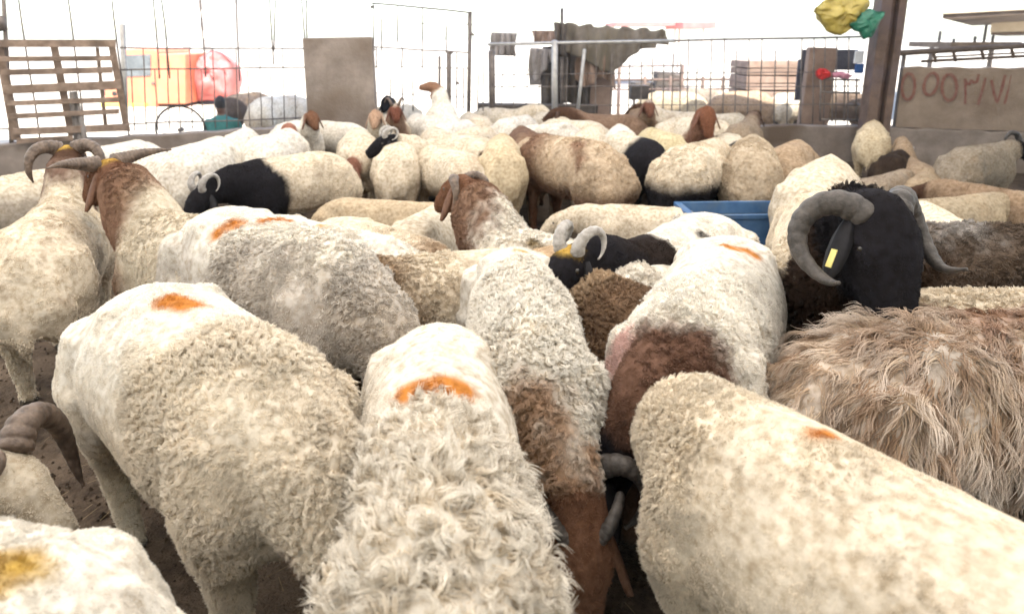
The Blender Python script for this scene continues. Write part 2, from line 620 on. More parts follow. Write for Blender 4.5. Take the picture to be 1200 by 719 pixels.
fA, fB = pA + Vector((0, .02, 0)), pB + Vector((0, .02, 0))
fl = empty('wire_fence', ((pA.x + pB.x) / 2, (pA.y + pB.y) / 2, WT), 'tall welded wire fence above the left wall before the truck', 'fence', GF)
for (x0, y0, x1, y1) in ((18, -30, 48, 170), (76, -30, 101, 168), (128, -30, 152, 166), (178, -30, 187, 92), (187, -30, 199, 92), (233, -30, 241, 90), (275, -30, 281, 95),
                         (314, -30, 321, 76), (324, -30, 321, 60), (351, -30, 358, 55), (358, -30, 360, 50)):
    bar('wire', plane_pt(x0, y0, fA, fB), plane_pt(x1, y1, fA, fB), .009, 'steel', fl, 5, .006)
for (xs, y0, y1) in ((140, 56, 57), (140, 82, 79), (-20, 152, 138)):
    bar('wire', plane_pt(xs, y0, fA, fB), plane_pt(358, y1, fA, fB), .009, 'steel', fl, 5, .008)
for k in range(15):
    x0 = 154 + k * 13.6
    bar('wire', plane_pt(x0, 56 if k % 2 else 82, fA, fB), plane_pt(x0 + 4 - k * .1, 154 - k * .6, fA, fB), .0065, 'steel', fl, 5, .006)
o = bar('fence_post', plane_pt(2, -40, fA, fB), plane_pt(14, 175, fA, fB), .022, 'steel', fl)
cap = MB().tube([plane_pt(2, 20, fA, fB) - fl.location + Vector((0, -.03, 0)), plane_pt(2, 34, fA, fB) - fl.location + Vector((0, -.03, 0))], [.05, .07], 10)
link('post_cap', cap, 'steel', fl, True)
o = bar('fence_post', plane_pt(113, 28, fA, fB) + Vector((0, .5, 0)), plane_pt(118, 158, fA, fB) + Vector((0, .5, 0)), .035, 'galv', fl)

# centre: tall wire panels
YM = 8.6
fm = empty('wire_fence', (at_y(495, 140, YM).x, YM, WT), 'tall open wire fence right of the concrete slab', 'fence', GF)
A = lambda px, py, d=0.0: at_y(px, py, YM + d)
bar('fence_post', A(551, 14), A(549, 140), .024, 'steel', fm)
bar('fence_post', A(526, 60), A(526, 140), .030, 'steel', fm)
bar('fence_post', A(515, 66), A(515, 110), .016, 'steel', fm)
bar('top_rail', A(437, 4), A(551, 15), .011, 'steel', fm, 6, .006)
bar('wire', A(360, -6), A(437, 5), .008, 'steel', fm, 5, .006)
bar('wire', A(437, 55), A(551, 62), .009, 'steel', fm, 5, .006)
bar('wire', A(437, 78), A(551, 80), .006, 'steel', fm, 5, .006)
bar('wire', A(437, 109), A(551, 114), .005, 'steel', fm, 5, .006)
for (x, y0, y1) in ((438, 4, 60), (447, 22, 60), (441, 55, 80), (466, 6, 50), (471, 55, 80), (495, 8, 80), (523, 30, 62), (549, 16, 60), (458, 92, 130), (472, 98, 130), (484, 92, 130), (535, 62, 128), (543, 80, 128), (560, 82, 130), (566, 60, 130)):
    bar('wire', A(x, y0), A(x, y1), .0085, 'steel', fm, 5, .005)
for (x, y) in ((436, 8), (553, 40), (437, 57), (528, 61), (536, 97)):
    c = A(x, y, -.02) - fm.location
    link('wire_knot', MB().tube([c - Vector((.02, 0, .01)), c, c + Vector((.025, 0, -.015))], [.014, .02, .012], 7), 'steel', fm, True)

# right-centre: low panel with top rail
YR = 8.85
fr = empty('wire_fence', (at_y(790, 140, YR).x, YR, WT), 'long rail-topped wire fence in the middle with hanging tarpaulin', 'fence', GF)
A = lambda px, py, d=0.0: at_y(px, py, YR + d)
bar('top_rail', A(572, 52), A(790, 48), .020, 'galv', fr)
bar('top_rail', A(790, 48), A(1012, 43), .012, 'steel', fr, 6, .005)
bar('fence_post', A(576, 60), A(577, 140), .042, 'steel', fr)
bar('fence_post', A(650, 48), A(650, 140), .040, 'galv', fr)
bar('fence_post', A(685, 58), A(676, 140), .022, 'galv', fr)
bar('wire', A(572, 88), A(1012, 84), .006, 'steel', fr, 5, .006)
bar('wire', A(572, 102), A(1012, 101), .007, 'steel', fr, 5, .006)
bar('wire', A(572, 124), A(1012, 122), .006, 'steel', fr, 5, .006)
for x in (588, 602, 617, 632, 664, 698, 716, 737, 751, 764, 777, 788, 797, 806, 816, 833, 848, 862, 877, 892, 908, 923, 939, 953, 966, 980, 994):
    y0 = 48.5 - (x - 572) * .0125
    y0 = y0 + (0 if random.random() < .45 else random.uniform(8, 34)) if x < 930 else y0
    bar('wire', A(x + 1, y0), A(x - 1, 146), .0085 if x > 720 else .0065, 'steel', fr, 5, .005)

# ------------------------------------------------------------------ hanging tarpaulins and boards behind that fence


def drape(name, px0, py0, px1, py1, drop_fn, Y, mat, label, folds=9, depth=.06, cols=46, rows=16, cat='tarpaulin', over=.0):
    """a folded cloth sheet with thickness hanging from a line of pixels at world depth Y"""
    a, b = at_y(px0, py0, Y), at_y(px1, py1, Y)
    org = (a + b) / 2
    vs, fs = [], []
    sd_ = random.random() * 10
    for i in range(cols + 1):
        u = i / cols
        top = a.lerp(b, u)
        dr = drop_fn(u)
        for j in range(rows + 1):
            v = j / rows
            ph = u * folds * 2 * math.pi + sd_
            off = depth * (0.35 + 0.65 * v) * (math.sin(ph) + .5 * math.sin(ph * 2.3 + v * 2) + .3 * math.sin(ph * .4 + v * 5))
            vs.append((top.x - org.x + .02 * math.sin(ph * 1.3 + v * 3), off, top.z - org.z - dr * v + over * math.sin(ph) * (1 - v)))
    for i in range(cols):
        for j in range(rows):
            k = i * (rows + 1) + j
            fs.append((k, k + rows + 1, k + rows + 2, k + 1))
    o = link(name, MB().add(vs, fs), mat, None, True)
    o.location = org
    so = o.modifiers.new('thickness', 'SOLIDIFY')
    so.thickness = .006
    return tag(o, label, cat)


drape('tarpaulin', 653, 27, 782, 36, lambda u: .33 + .10 * math.sin(u * 5) + .22 * max(0, 1 - abs(u - .5) * 4) - (.0 if u < .9 else .05), 9.25, 'tarp',
      'wide brown tarpaulin slung over the line behind the fence', 6, .07, over=.02)
drape('tarpaulin', 651, 26, 664, 28, lambda u: .42, 9.12, 'tarp_dark', 'dark bunched end of canvas hanging at the line pole', 2, .04, 14, 12)
drape('tarpaulin', 636, 55, 692, 52, lambda u: .82 + .06 * math.sin(u * 9), 9.5, 'tarp_dark', 'dark hanging canvas sheet beside the galvanised fence post', 5, .05)
drape('tarpaulin', 676, 54, 722, 60, lambda u: .45 + .08 * math.sin(u * 7), 9.35, 'board', 'reddish-brown cloth hanging under the wide tarpaulin', 4, .05)
drape('tarpaulin', 621, 56, 652, 58, lambda u: .36 - .1 * u + .1 * math.sin(u * 6), 9.4, 'cloth_grey', 'torn grey cloth hanging left of the fence post', 3, .05, 26, 12)
drape('tarpaulin', 575, 38, 605, 39, lambda u: .30, 9.45, 'cloth_grey', 'short faded grey-red cloth over the far left end of the rail', 4, .04, 24, 10)
drape('tarpaulin', 624, 36, 654, 36, lambda u: .18, 9.5, 'board', 'short reddish cloth hanging beside the tall line pole', 3, .04, 20, 10)
o = bar('line_pole', at_y(658.5, 10, 9.2), at_y(658.5, 150, 9.2), .022, 'steel', None)
tag(o, 'thin dark pole carrying the wide tarpaulin line', 'pole')


def block(name, px0, py0, px1, py1, Y, th, mat, label, cat, tilt=0.0, bev=.01):
    a, b = at_y(px0, py0, Y), at_y(px1, py1, Y)
    o = link(name, MB().box((0, 0, 0), (abs(b.x - a.x), th, abs(a.z - b.z)), jit=.006), mat)
    o.location = ((a.x + b.x) / 2, Y, (a.z + b.z) / 2)
    o.rotation_euler = (0, tilt, 0)
    bevel(o, bev)
    return tag(o, label, cat) if label else o


block('board', 679, 88, 716, 150, 9.6, .04, 'board', 'upright brown board standing below the hanging cloth', 'board', .02)
block('board', 620, 82, 642, 100, 9.75, .04, 'cloth_grey', 'small grey panel behind the torn cloth', 'board', -.05)
block('crate', 738, 100, 758, 116, 10.2, .25, 'tarp_dark', 'small dark crate standing beyond the fence', 'crate')
tire = []
for k in range(22):
    th = 2 * math.pi * k / 22
    tire.append((0.19 * math.cos(th), 0, .19 * math.sin(th)))
mbt = MB()
mbt.tube(tire + [tire[0], tire[1]], .07, 10, lat=(0, 1, 0))
o = link('car_tyre', mbt, 'rubber', None, True)
o.location = at_y(655, 133, 9.8)
o.location.z = .27
o.rotation_euler = (0, 0, .3)
tag(o, 'old dark tyre standing behind the fence under the cloths', 'tyre')
block('timber_sill', 560, 122, 700, 133, 9.25, .16, 'tarp_dark', 'long dark timber lying along the foot of the middle fence', 'timber', .01)

# a second, farther pen fence
f2 = empty('pen_fence', (at_y(760, 110, 12.6).x, 12.6, 0), 'second dark pen fence farther out behind the middle fence', 'fence', GF)
A2 = lambda px, py: at_y(px, py, 12.6)
for (x0, y0, x1, y1, r) in ((700, 94, 872, 93, .022), (700, 105, 872, 104, .016), (716, 78, 800, 77, .016)):
    bar('rail', A2(x0, y0), A2(x1, y1), r, 'post', f2)
for x in (702, 726, 756, 786, 800, 824, 848, 870):
    bar('post', A2(x, 76 if x in (726, 800) else 90), Vector((A2(x, 90).x, 12.6, 0)), .032, 'post', f2)
bar('line_wire', at_y(470, 27, 13), at_y(640, 31, 13), .01, 'steel', f2)
for (x0, y0, x1, y1, Y, lab) in ((768, 86, 796, 110, 13.2, 'small dark machine-like feeder beyond the second pen fence'), (742, 96, 760, 112, 13.6, 'low dark feed box beyond the second pen fence')):
    a, b = at_y(x0, y0, Y), at_y(x1, y1, Y)
    fd = empty('feeder', ((a.x + b.x) / 2, Y, 0), lab, 'feeder')
    bevel(link('hopper', MB().box((0, 0, (a.z + b.z) / 2), (b.x - a.x, .5, a.z - b.z), jit=.04), 'tarp_dark', fd), .02)
    for sx in (-1, 1):
        link('leg', MB().tube([(sx * (b.x - a.x) * .4, 0, 0), (sx * (b.x - a.x) * .4, 0, b.z)], .03, 6), 'steel', fd)
    link('chute', MB().box(((b.x - a.x) * .6, -.1, (a.z + b.z) / 2 - .1), ((b.x - a.x) * .5, .3, .12), jit=.02), 'cloth_grey', fd)

# red roof strip far off
for (x0, y0, x1, y1, Y, lab) in ((715, 27, 800, 31, 24, 'long thin red roof edge far behind the tarpaulin'), (790, 27, 826, 34, 23, 'short red roof end far behind the fence')):
    a, b = at_y(x0, y0, Y), at_y(x1, y1, Y)
    sh = empty('shed', ((a.x + b.x) / 2, Y, 0), lab, 'shed')
    link('roof', MB().box((0, 0, a.z - (a.z - b.z) / 2), (b.x - a.x, 2.5, a.z - b.z), jit=.01), 'truck_red', sh)
    for sx in (-1, 1):
        link('post', MB().tube([(sx * (b.x - a.x) * .46, 0, 0), (sx * (b.x - a.x) * .46, 0, b.z)], .04, 6), 'plaster', sh)

# ------------------------------------------------------------------ big post with bags
ps = empty('steel_post', (at_y(1024, 146, 8.35).x, 8.35, 0), 'thick brown steel post with bags tied to it beside the painted wall', 'post')
lean = Vector((.055, 0, 0))
bx = ps.location.x
for (dx, w, dpt, dy, nm) in ((-.085, .13, .20, 0, 'flange'), (.03, .07, .10, .05, 'web'), (.105, .09, .20, 0, 'flange')):
    mbp = MB()
    hz = 3.2
    vs = []
    for z, l in ((0, 0), (hz, .02)):
        for sx, sy in ((-1, -1), (1, -1), (1, 1), (-1, 1)):
            vs.append((dx + sx * w / 2 + l, dy + sy * dpt / 2, z))
    mbp.add(vs, [(3, 2, 1, 0), (4, 5, 6, 7), (0, 1, 5, 4), (1, 2, 6, 5), (2, 3, 7, 6), (3, 0, 4, 7)])
    bevel(link(nm, mbp, 'post', ps), .008)


def bag(name, mat, outline, Y, th, label, seed, cat='bag', crease=1.0):
    """crumpled bag: a creased closed volume inside a measured outline, at world depth Y"""
    W0 = [at_y(x, y, Y) for x, y in outline]
    W = []
    for k in range(len(W0)):
        for t in (0, .25, .5, .75):
            W.append(W0[k].lerp(W0[(k + 1) % len(W0)], t))
    c = sum(W, Vector()) / len(W)
    n = len(W)
    size = max((p - c).length for p in W)
    vs, fs = [], []
    rings = (0.12, .25, .38, .5, .62, .73, .83, .92, 1.0)
    for side in (-1, 1):
        for r in rings:
            for p in W:
                q = (p - c) * r
                vs.append((q.x, th * math.sqrt(max(0, 1 - r * r)) * side, q.z))
    V = np.array(vs)
    Q = V / size
    rid = 1 - 2 * np.abs(vnoise(Q, 3.0, seed)) + .6 * (1 - 2 * np.abs(vnoise(Q, 6.5, seed + 2))) + .3 * vnoise(Q, 14, seed + 4)
    V[:, 1] += np.where(V[:, 1] > 0, 1, -1) * rid * th * .30 * crease
    V[:, [0, 2]] += size * .07 * crease * np.stack([vnoise(Q, 5, seed + 5), vnoise(Q, 5, seed + 8)], 1)
    vs = V.tolist()
    m5 = len(rings)
    for s in range(2):
        o0 = s * m5 * n
        ci = len(vs)
        vs.append([0, (-1, 1)[s] * th * 1.02, 0])
        for j in range(n):
            j2 = (j + 1) % n
            fs.append((ci, o0 + j, o0 + j2) if s == 0 else (ci, o0 + j2, o0 + j))
            for r in range(m5 - 1):
                q = (o0 + r * n + j, o0 + (r + 1) * n + j, o0 + (r + 1) * n + j2, o0 + r * n + j2)
                fs.append(q if s == 0 else q[::-1])
    for j in range(n):
        j2 = (j + 1) % n
        fs.append(((m5 - 1) * n + j, (2 * m5 - 1) * n + j, (2 * m5 - 1) * n + j2, (m5 - 1) * n + j2))
    o = link(name, MB().add(vs, fs), mat, None, True)
    o.location = c
    return tag(o, label, cat)


bag('plastic_bag', 'yellow_bag', [(953, 10), (962, 2), (980, -4), (1000, -8), (1016, -4), (1016, 8), (1008, 18), (1003, 26), (996, 33), (988, 40), (976, 42), (968, 36), (960, 26), (955, 18)], 8.14, .12,
    'crumpled yellow plastic bag tied to the steel post', 3)
bag('plastic_bag', 'green_bag', [(992, 27), (1002, 24), (1008, 14), (1018, 11), (1028, 13), (1037, 14), (1032, 24), (1026, 33), (1020, 44), (1012, 47), (1007, 38), (1000, 34)], 8.06, .06,
    'small crumpled green plastic bag under the yellow one', 8)

# smaller post, boards and cloth just left of the big post
block('timber_post', 946, 56, 968, 150, 9.05, .12, 'board', 'brown timber post with a red knotted cloth', 'post', .03)
block('dark_board', 940, 58, 1003, 82, 9.25, .05, 'darkboard', 'dark blue-grey board fixed between the posts', 'board')
block('dark_board', 936, 70, 957, 118, 9.3, .04, 'darkboard', 'upright dark board left of the timber post', 'board')
block('sheet_scrap', 1002, 60, 1011, 74, 8.75, .02, 'white_sheet', 'scrap of white sheet beside the steel post', 'scrap')
block('sheet_scrap', 1002, 74.5, 1011, 86, 8.75, .02, 'blue_sheet', 'scrap of blue sheet beside the steel post', 'scrap')
bag('red_cloth', 'red_cloth', [(956, 84), (960, 80), (966, 80), (972, 84), (974, 89), (968, 92), (962, 94), (957, 90)], 8.72, .05, 'red cloth knotted round the timber post', 12, 'cloth')
bag('pink_cloth', 'pink_cloth', [(974, 86), (982, 84), (992, 86), (1000, 89), (994, 93), (984, 92), (976, 91)], 8.78, .03, 'faded pink strip of cloth along the fence wire', 15, 'cloth')
gt = empty('metal_gate', (at_y(985, 145, 8.7).x, 8.7, WT), 'low barred metal gate between timber post and steel post', 'gate')
for y in (93, 108, 122, 140):
    bar('bar', at_y(962, y, 8.7), at_y(1008, y + 1, 8.7), .012, 'steel', gt)
for x in (962, 976, 990, 1004):
    bar('bar', at_y(x, 92, 8.7), at_y(x - 1, 142, 8.7), .012, 'steel', gt)

# brown container or crate stack beyond the fence
ct = empty('shipping_crate', (at_y(905, 120, 11.5).x, 11.5, 0), 'weathered pinkish-brown boarded crate beyond the fence', 'crate')
a, b = at_y(866, 70, 11.5), at_y(948, 112, 11.5)
nb = 5
for k in range(nb):
    z0 = b.z + (a.z - b.z) * k / nb
    z1 = b.z + (a.z - b.z) * (k + 1) / nb - .015
    bevel(link('board', MB().box((0, 0, (z0 + z1) / 2), (b.x - a.x, .9, z1 - z0), jit=.01), 'board', ct), .006)
bevel(link('base', MB().box((0, 0, b.z / 2 - .01), (b.x - a.x - .1, .8, max(.05, b.z - .02))), 'tarp_dark', ct), .01)

# ------------------------------------------------------------------ rail structure and canopies at top right
rl = empty('pipe_rack', (at_y(1120, 70, 9.3).x, 9.3, 0), 'long rusty beam with rails above the painted wall', 'rack')
for (x0, y0, x1, y1, r, nm) in ((1043, 63, 1260, 50, .038, 'beam'), (1080, 72, 1260, 63, .020, 'rail'), (1095, 67, 1260, 59, .012, 'rail')):
    bar(nm, at_y(x0, y0, 9.3), at_y(x1, y1, 9.3), r, 'canopy_under', rl, 8)
for (x, y0, y1) in ((1094, 62, 73), (1117, 60, 72), (1150, 58, 70), (1185, 56, 68)):
    bar('strut', at_y(x, y0, 9.3), at_y(x + 3, y1, 9.3), .022, 'canopy_under', rl)
for x in (1060, 1225):
    bar('post', at_y(x, 62, 9.34), Vector((at_y(x, 62, 9.34).x, 9.34, 0)), .03, 'steel', rl)
dk = empty('flat_roof', (at_y(1128, 52, 14).x, 14, 0), 'dark flat roof edge with upright rods beyond the painted wall', 'roof')
a, b = at_y(1088, 49, 14), at_y(1166, 56, 14)
link('deck', MB().box((0, 0, (a.z + b.z) / 2), (b.x - a.x, 1.4, .10), jit=.01), 'canopy_under', dk)
for (x, y0) in ((1102, 37), (1143, 43), (1164, 42), (1156, 30), (1118, 46)):
    p = at_y(x, y0, 14)
    link('rod', MB().tube([(p.x - dk.location.x, 0, (a.z + b.z) / 2), (p.x - dk.location.x, 0, p.z)], .03, 6), 'steel', dk)
for sx in (-.6, .6):
    link('post', MB().tube([(sx, 0, 0), (sx, 0, b.z)], .05, 6), 'steel', dk)


def canopy(pts, Y0, Y1, th, far, label, cat='canopy'):
    """a sloped canopy slab: near fascia along two pixels at depth Y0, running back to Y1"""
    a, b = at_y(pts[0][0], pts[0][1], Y0), at_y(pts[1][0], pts[1][1], Y0)
    r = empty('canopy', ((a.x + b.x) / 2, Y0, 0), label, cat)
    O = r.location
    c_, d_ = Vector((b.x + 6, Y1, b.z)) - O, Vector((at_y(far, 30, Y1).x, Y1, a.z)) - O
    a, b = a - O, b - O
    up = Vector((0, 0, th))
    e = .005
    bevel(link('fascia', MB().add([a, b, c_, d_, a + up, b + up, c_ + up, d_ + up], [(3, 2, 1, 0), (4, 5, 6, 7), (0, 1, 5, 4), (1, 2, 6, 5), (2, 3, 7, 6), (3, 0, 4, 7)]), 'canopy_top', r), .01)
    dn = Vector((0, 0, -.06))
    i_ = Vector((.12, .12, -.002))
    q = [a + Vector((.06, .05, -e)), b + Vector((-.05, .05, -e)), c_ + Vector((-.05, -.05, -e)), d_ + Vector((.06, -.05, -e))]
    link('soffit', MB().add(q + [p + dn for p in q], [(0, 1, 2, 3), (7, 6, 5, 4), (1, 0, 4, 5), (2, 1, 5, 6), (3, 2, 6, 7), (0, 3, 7, 4)]), 'canopy_under', r)
    for x in (b.x - .4,):
        link('post', MB().tube([(x, .6, -O.z), (x, .6, b.z)], .05, 8), 'plaster', r)
    return r


canopy([(1103, 17), (1330, 5)], 12.0, 19.0, .75, 1135, 'cream canopy with dark brown soffit in the top right corner')
canopy([(1160, 38), (1330, 33)], 17.0, 24.0, .25, 1176, 'smaller cream canopy below the corner canopy')

# ------------------------------------------------------------------ wooden pallet on the left wall
qa, qb = pA.lerp(pB, .0), pB
def pal(px, py, off=0.0):
    p = plane_pt(px, py, fA - Vector((0, .14, 0)), fB - Vector((0, .14, 0)))
    d = Vector((fB.x - fA.x, fB.y - fA.y, 0)).normalized()
    return p + Vector((d.y, -d.x, 0)) * off


pt = empty('wooden_pallet', pal(75, 162), 'weathered brown wooden pallet standing upright on the left wall', 'pallet')
def plank(x0, y0, x1, y1, w0, th, off):
    """one plank between two pixels of its centre line; w0 is its height in pixels"""
    o0 = pt.location
    a0, a1 = pal(x0, y0 - w0 / 2, off), pal(x0, y0 + w0 / 2, off)
    b0, b1 = pal(x1, y1 - w0 / 2, off), pal(x1, y1 + w0 / 2, off)
    if abs(x1 - x0) < abs(y1 - y0):
        a0, a1 = pal(x0 - w0 / 2, y0, off), pal(x0 + w0 / 2, y0, off)
        b0, b1 = pal(x1 - w0 / 2, y1, off), pal(x1 + w0 / 2, y1, off)
    n = Vector((fB.x - fA.x, fB.y - fA.y, 0)).normalized()
    n = Vector((-n.y, n.x, 0)) * th
    v = [p - o0 + Vector([random.uniform(-.003, .003) for _ in range(3)]) for p in (a0, a1, b1, b0)]
    v += [p + n for p in v]
    o = link('plank', MB().add(v, [(0, 1, 2, 3), (7, 6, 5, 4), (1, 0, 4, 5), (2, 1, 5, 6), (3, 2, 6, 7), (0, 3, 7, 4)]), 'wood', pt)
    bevel(o, .004)


for (x0, y0, x1, y1, w) in ((-4, 51, 136, 51, 9), (-1, 69, 132, 68, 6), (2, 85, 132, 82, 7), (4, 105, 142, 99, 10), (9, 121, 140, 116, 6), (12, 136, 140, 130, 6), (16, 154, 150, 149, 8), (20, 165, 86, 161, 6)):
    plank(x0, y0, x1, y1, w, .02, .06)
for (x0, y0, x1, y1, w) in ((-3, 48, 18, 165, 11), (62, 50, 84, 160, 9), (130, 48, 149, 154, 8)):
    plank(x0, y0, x1, y1, w, .09, -.035)
plank(114, 56, 124, 152, 5, .02, -.06)

# grey rag hanging on the pallet
drape('rag', 80, 108, 92, 107, lambda u: .55 + .06 * u, 7.25, 'cloth_grey', 'thin grey rag hanging from the pallet planks', 2, .02, 10, 14, 'rag')

# ------------------------------------------------------------------ blue trough
t0 = at_z(810, 252, .46)
bt = empty('water_trough', (t0.x + .36, t0.y + .12, 0), 'blue plastic water trough among the sheep', 'trough', rz=.04)
w, d_, h, th = .76, .36, .45, .025
mbt = MB()
outer = [(-w / 2, -d_ / 2), (w / 2, -d_ / 2), (w / 2, d_ / 2), (-w / 2, d_ / 2)]
vs = []
for s, z in ((.88, .0), (1, h), (1.05, h), (1.05, h + .03), (.93, h + .03), (.82, .04)):
    vs += [(x * s, y * s if s != .82 else y * .76, z) for x, y in outer]
fs = [(3, 2, 1, 0)]
for k in range(5):
    for j in range(4):
        j2 = (j + 1) % 4
        fs.append((k * 4 + j, k * 4 + j2, k * 4 + 4 + j2, k * 4 + 4 + j))
fs.append((20, 21, 22, 23))
mbt.add(vs, fs)
bevel(link('tub', mbt, 'blue', bt), .02, 3)
mw, ntw, bw = new_mat('trough_water')
bw.inputs['Base Color'].default_value = (.05, .06, .05, 1)
bw.inputs['Roughness'].default_value = .06
link('water', MB().add([(-w * .44, -d_ * .44, h - .05), (w * .44, -d_ * .44, h - .05), (w * .44, d_ * .44, h - .05), (-w * .44, d_ * .44, h - .05)], [(0, 1, 2, 3)]), mw, bt)

# ------------------------------------------------------------------ orange truck, red load, wheels, man
TY = 17.0
def T(px, py):
    return at_y(px, py, TY)


tr = empty('parked_truck', (T(192, 120).x, TY, 0), 'faded orange truck parked outside the pen on the left', 'truck')
O = tr.location
def ext(name, poly, y0, y1, mat, parent=tr, bev=.03):
    W = [T(*p) - O for p in poly]
    n = len(W)
    vs = [(p.x, y0, p.z) for p in W] + [(p.x, y1, p.z) for p in W]
    fs = [tuple(range(n)), tuple(range(2 * n - 1, n - 1, -1))]
    for j in range(n):
        j2 = (j + 1) % n
        fs.append((j2, j, n + j, n + j2))
    o = link(name, MB().add(vs, fs), mat, parent)
    if bev:
        bevel(o, bev, 2)
    return o


ext('cab', [(146, 122), (146, 96), (152, 93), (162, 90), (167, 60), (170, 57), (203, 57), (205, 61), (205, 122)], -.85, .85, 'orange')
ext('cargo_box', [(206.5, 62), (238, 62), (238, 118), (206.5, 118)], -.95, .95, 'orange')
ext('side_window', [(171, 64), (198, 63), (198, 87), (169.5, 88)], -.875, -.84, 'glass', bev=.01)
ext('windscreen', [(163.3, 88), (168.2, 62), (167.6, 61.5), (162.3, 88)], -.7, .7, 'glass', bev=0)
ext('bumper', [(143, 125), (143, 117), (194, 117), (194, 124)], -.92, -.86, 'cream_bumper', bev=.01)
ext('sill', [(160, 130), (160, 125.5), (236, 121), (236, 126)], -.84, .84, 'truck_red', bev=.01)
ext('door_handle', [(199, 94), (203, 94), (203, 96), (199, 96)], -.88, -.85, 'steel', bev=0)
for px in (160, 224):
    for y in (-.66, .66):
        c = T(px, 130) - O
        c.z = .30
        wv = MB().tube([(c.x, y - .11, c.z), (c.x, y - .10, c.z), (c.x, y + .10, c.z), (c.x, y + .11, c.z)], [.26, .30, .30, .26], 22)
        wh = link('wheel', wv, 'rubber', tr, True)
        link('rim', MB().tube([(c.x, y - .13, c.z), (c.x, y + .13, c.z)], [.15, .15], 16), 'galv', wh, True)

bag('covered_load', 'truck_red', [(237, 119), (237, 72), (240, 64), (247, 60), (256, 60), (264, 65), (270, 73), (277, 84), (279, 104), (277, 119)], TY, .6,
    'rounded load under a faded red cover beside the truck', 21, 'load', .8)

fb = empty('far_building', (at_y(256, 60, 45).x, 45, 0), 'pale flat-roofed building far behind the truck', 'building')
a, b = at_y(238, -10, 45), at_y(277, 60, 45)
link('wall', MB().box((0, 0, a.z / 2), (b.x - a.x, 6, a.z)), 'plaster', fb)
link('roof', MB().box((0, 0, a.z + .12), (b.x - a.x + .4, 6.4, .22)), 'canopy_top', fb)
for k in range(3):
    for j in range(2):
        link('window', MB().box((-.6 + 1.2 * j, -3.01, 1.2 + k * 1.2), (.5, .06, .7)), 'cloth_grey', fb)


def wheel(px, py, Y, rad, label):
    c = at_y(px, py, Y)
    c.z = max(rad + .01, c.z)
    r = empty('cart_wheel', c, label, 'wheel', rz=.15)
    pts = [(rad * math.cos(2 * math.pi * k / 28), 0, rad * math.sin(2 * math.pi * k / 28)) for k in range(30)]
    link('tyre', MB().tube(pts, .014, 7, lat=(0, 1, 0)), 'rubber', r, True)
    for k in range(8):
        th = math.pi * 2 * k / 8 + .2
        link('spoke', MB().tube([(0, 0, 0), (rad * .97 * math.cos(th), 0, rad * .97 * math.sin(th))], .004, 5), 'steel', r)
    link('hub', MB().tube([(0, -.05, 0), (0, .05, 0)], .03, 8), 'steel', r, True)


wheel(212, 152, 9.3, .32, 'thin spoked cart wheel standing outside the wall below the truck')


def remeshed(mb, voxel, smooth=6):
    me = mb.mesh('tmp')
    o = bpy.data.objects.new('tmp', me)
    COL.objects.link(o)
    r = o.modifiers.new('r', 'REMESH')
    r.mode = 'VOXEL'
    r.voxel_size = voxel
    s = o.modifiers.new('s', 'SMOOTH')
    s.factor = .5
    s.iterations = smooth
    return o


# the man sitting outside, back to the pen
mz = at_y(257, 112, 9.7)
man = empty('person', (mz.x, 9.7, 0), 'person in a teal shirt sitting outside the wall, back turned', 'person', rz=.1)
hz = mz.z - .12
bm_ = MB()
bm_.tube([(0, 0, hz - .13), (0, 0, hz - .09), (0, .01, hz), (0, .01, hz + .07), (0, 0, hz + .11)], [.035, .06, .075, .072, .03], 12, lat=(1, 0, 0), rb=[.04, .075, .095, .09, .04])
bm_.tube([(0, 0, hz - .1), (0, 0, hz - .2)], .055, 10, lat=(1, 0, 0))
bm_.tube([(0, 0, hz - .17), (0, .0, hz - .22), (0, .01, hz - .36), (0, .02, hz - .55), (0, .03, hz - .68)], [.09, .19, .20, .17, .18], 14, lat=(1, 0, 0), rb=[.07, .1, .12, .11, .12])
for s in (-1, 1):
    bm_.tube([(s * .17, 0, hz - .23), (s * .25, .05, hz - .42), (s * .2, .25, hz - .5), (s * .12, .34, hz - .44)], [.065, .05, .04, .035], 10)
    bm_.tube([(s * .10, .03, hz - .66), (s * .16, .38, max(.15, hz - .5)), (s * .14, .42, .12), (s * .14, .5, .05)], [.1, .08, .06, .05], 10)
tmp_man = remeshed(bm_, .018, 4)

# ================================================================== SHEEP
CREAM = (.66, .585, .47)
WHITE = (.72, .685, .615)
OFFW = (.61, .545, .44)
TAN = (.40, .30, .20)
DIRTY = (.44, .35, .26)
GREYW = (.42, .37, .31)
BROWN = (.165, .085, .052)
DBROWN = (.075, .042, .028)
BLACK = (.016, .015, .018)
ORANGE = (.50, .20, .045)
YEL = (.50, .33, .08)
RUST = (.24, .095, .05)

SHEEP = []          # filled by sheep(); built in one pass

HEADS = {            # poll, muzzle direction (local; x forward, y left, z up)
    'down': ((.70, 0, .40), (.30, 0, -.95)),
    'graze': ((.74, 0, .50), (.55, 0, -.83)),
    'low': ((.78, 0, .66), (.80, 0, -.60)),
    'up': ((.66, 0, .93), (.88, 0, -.47)),
    'level': ((.76, 0, .82), (.9, 0, -.43)),
}


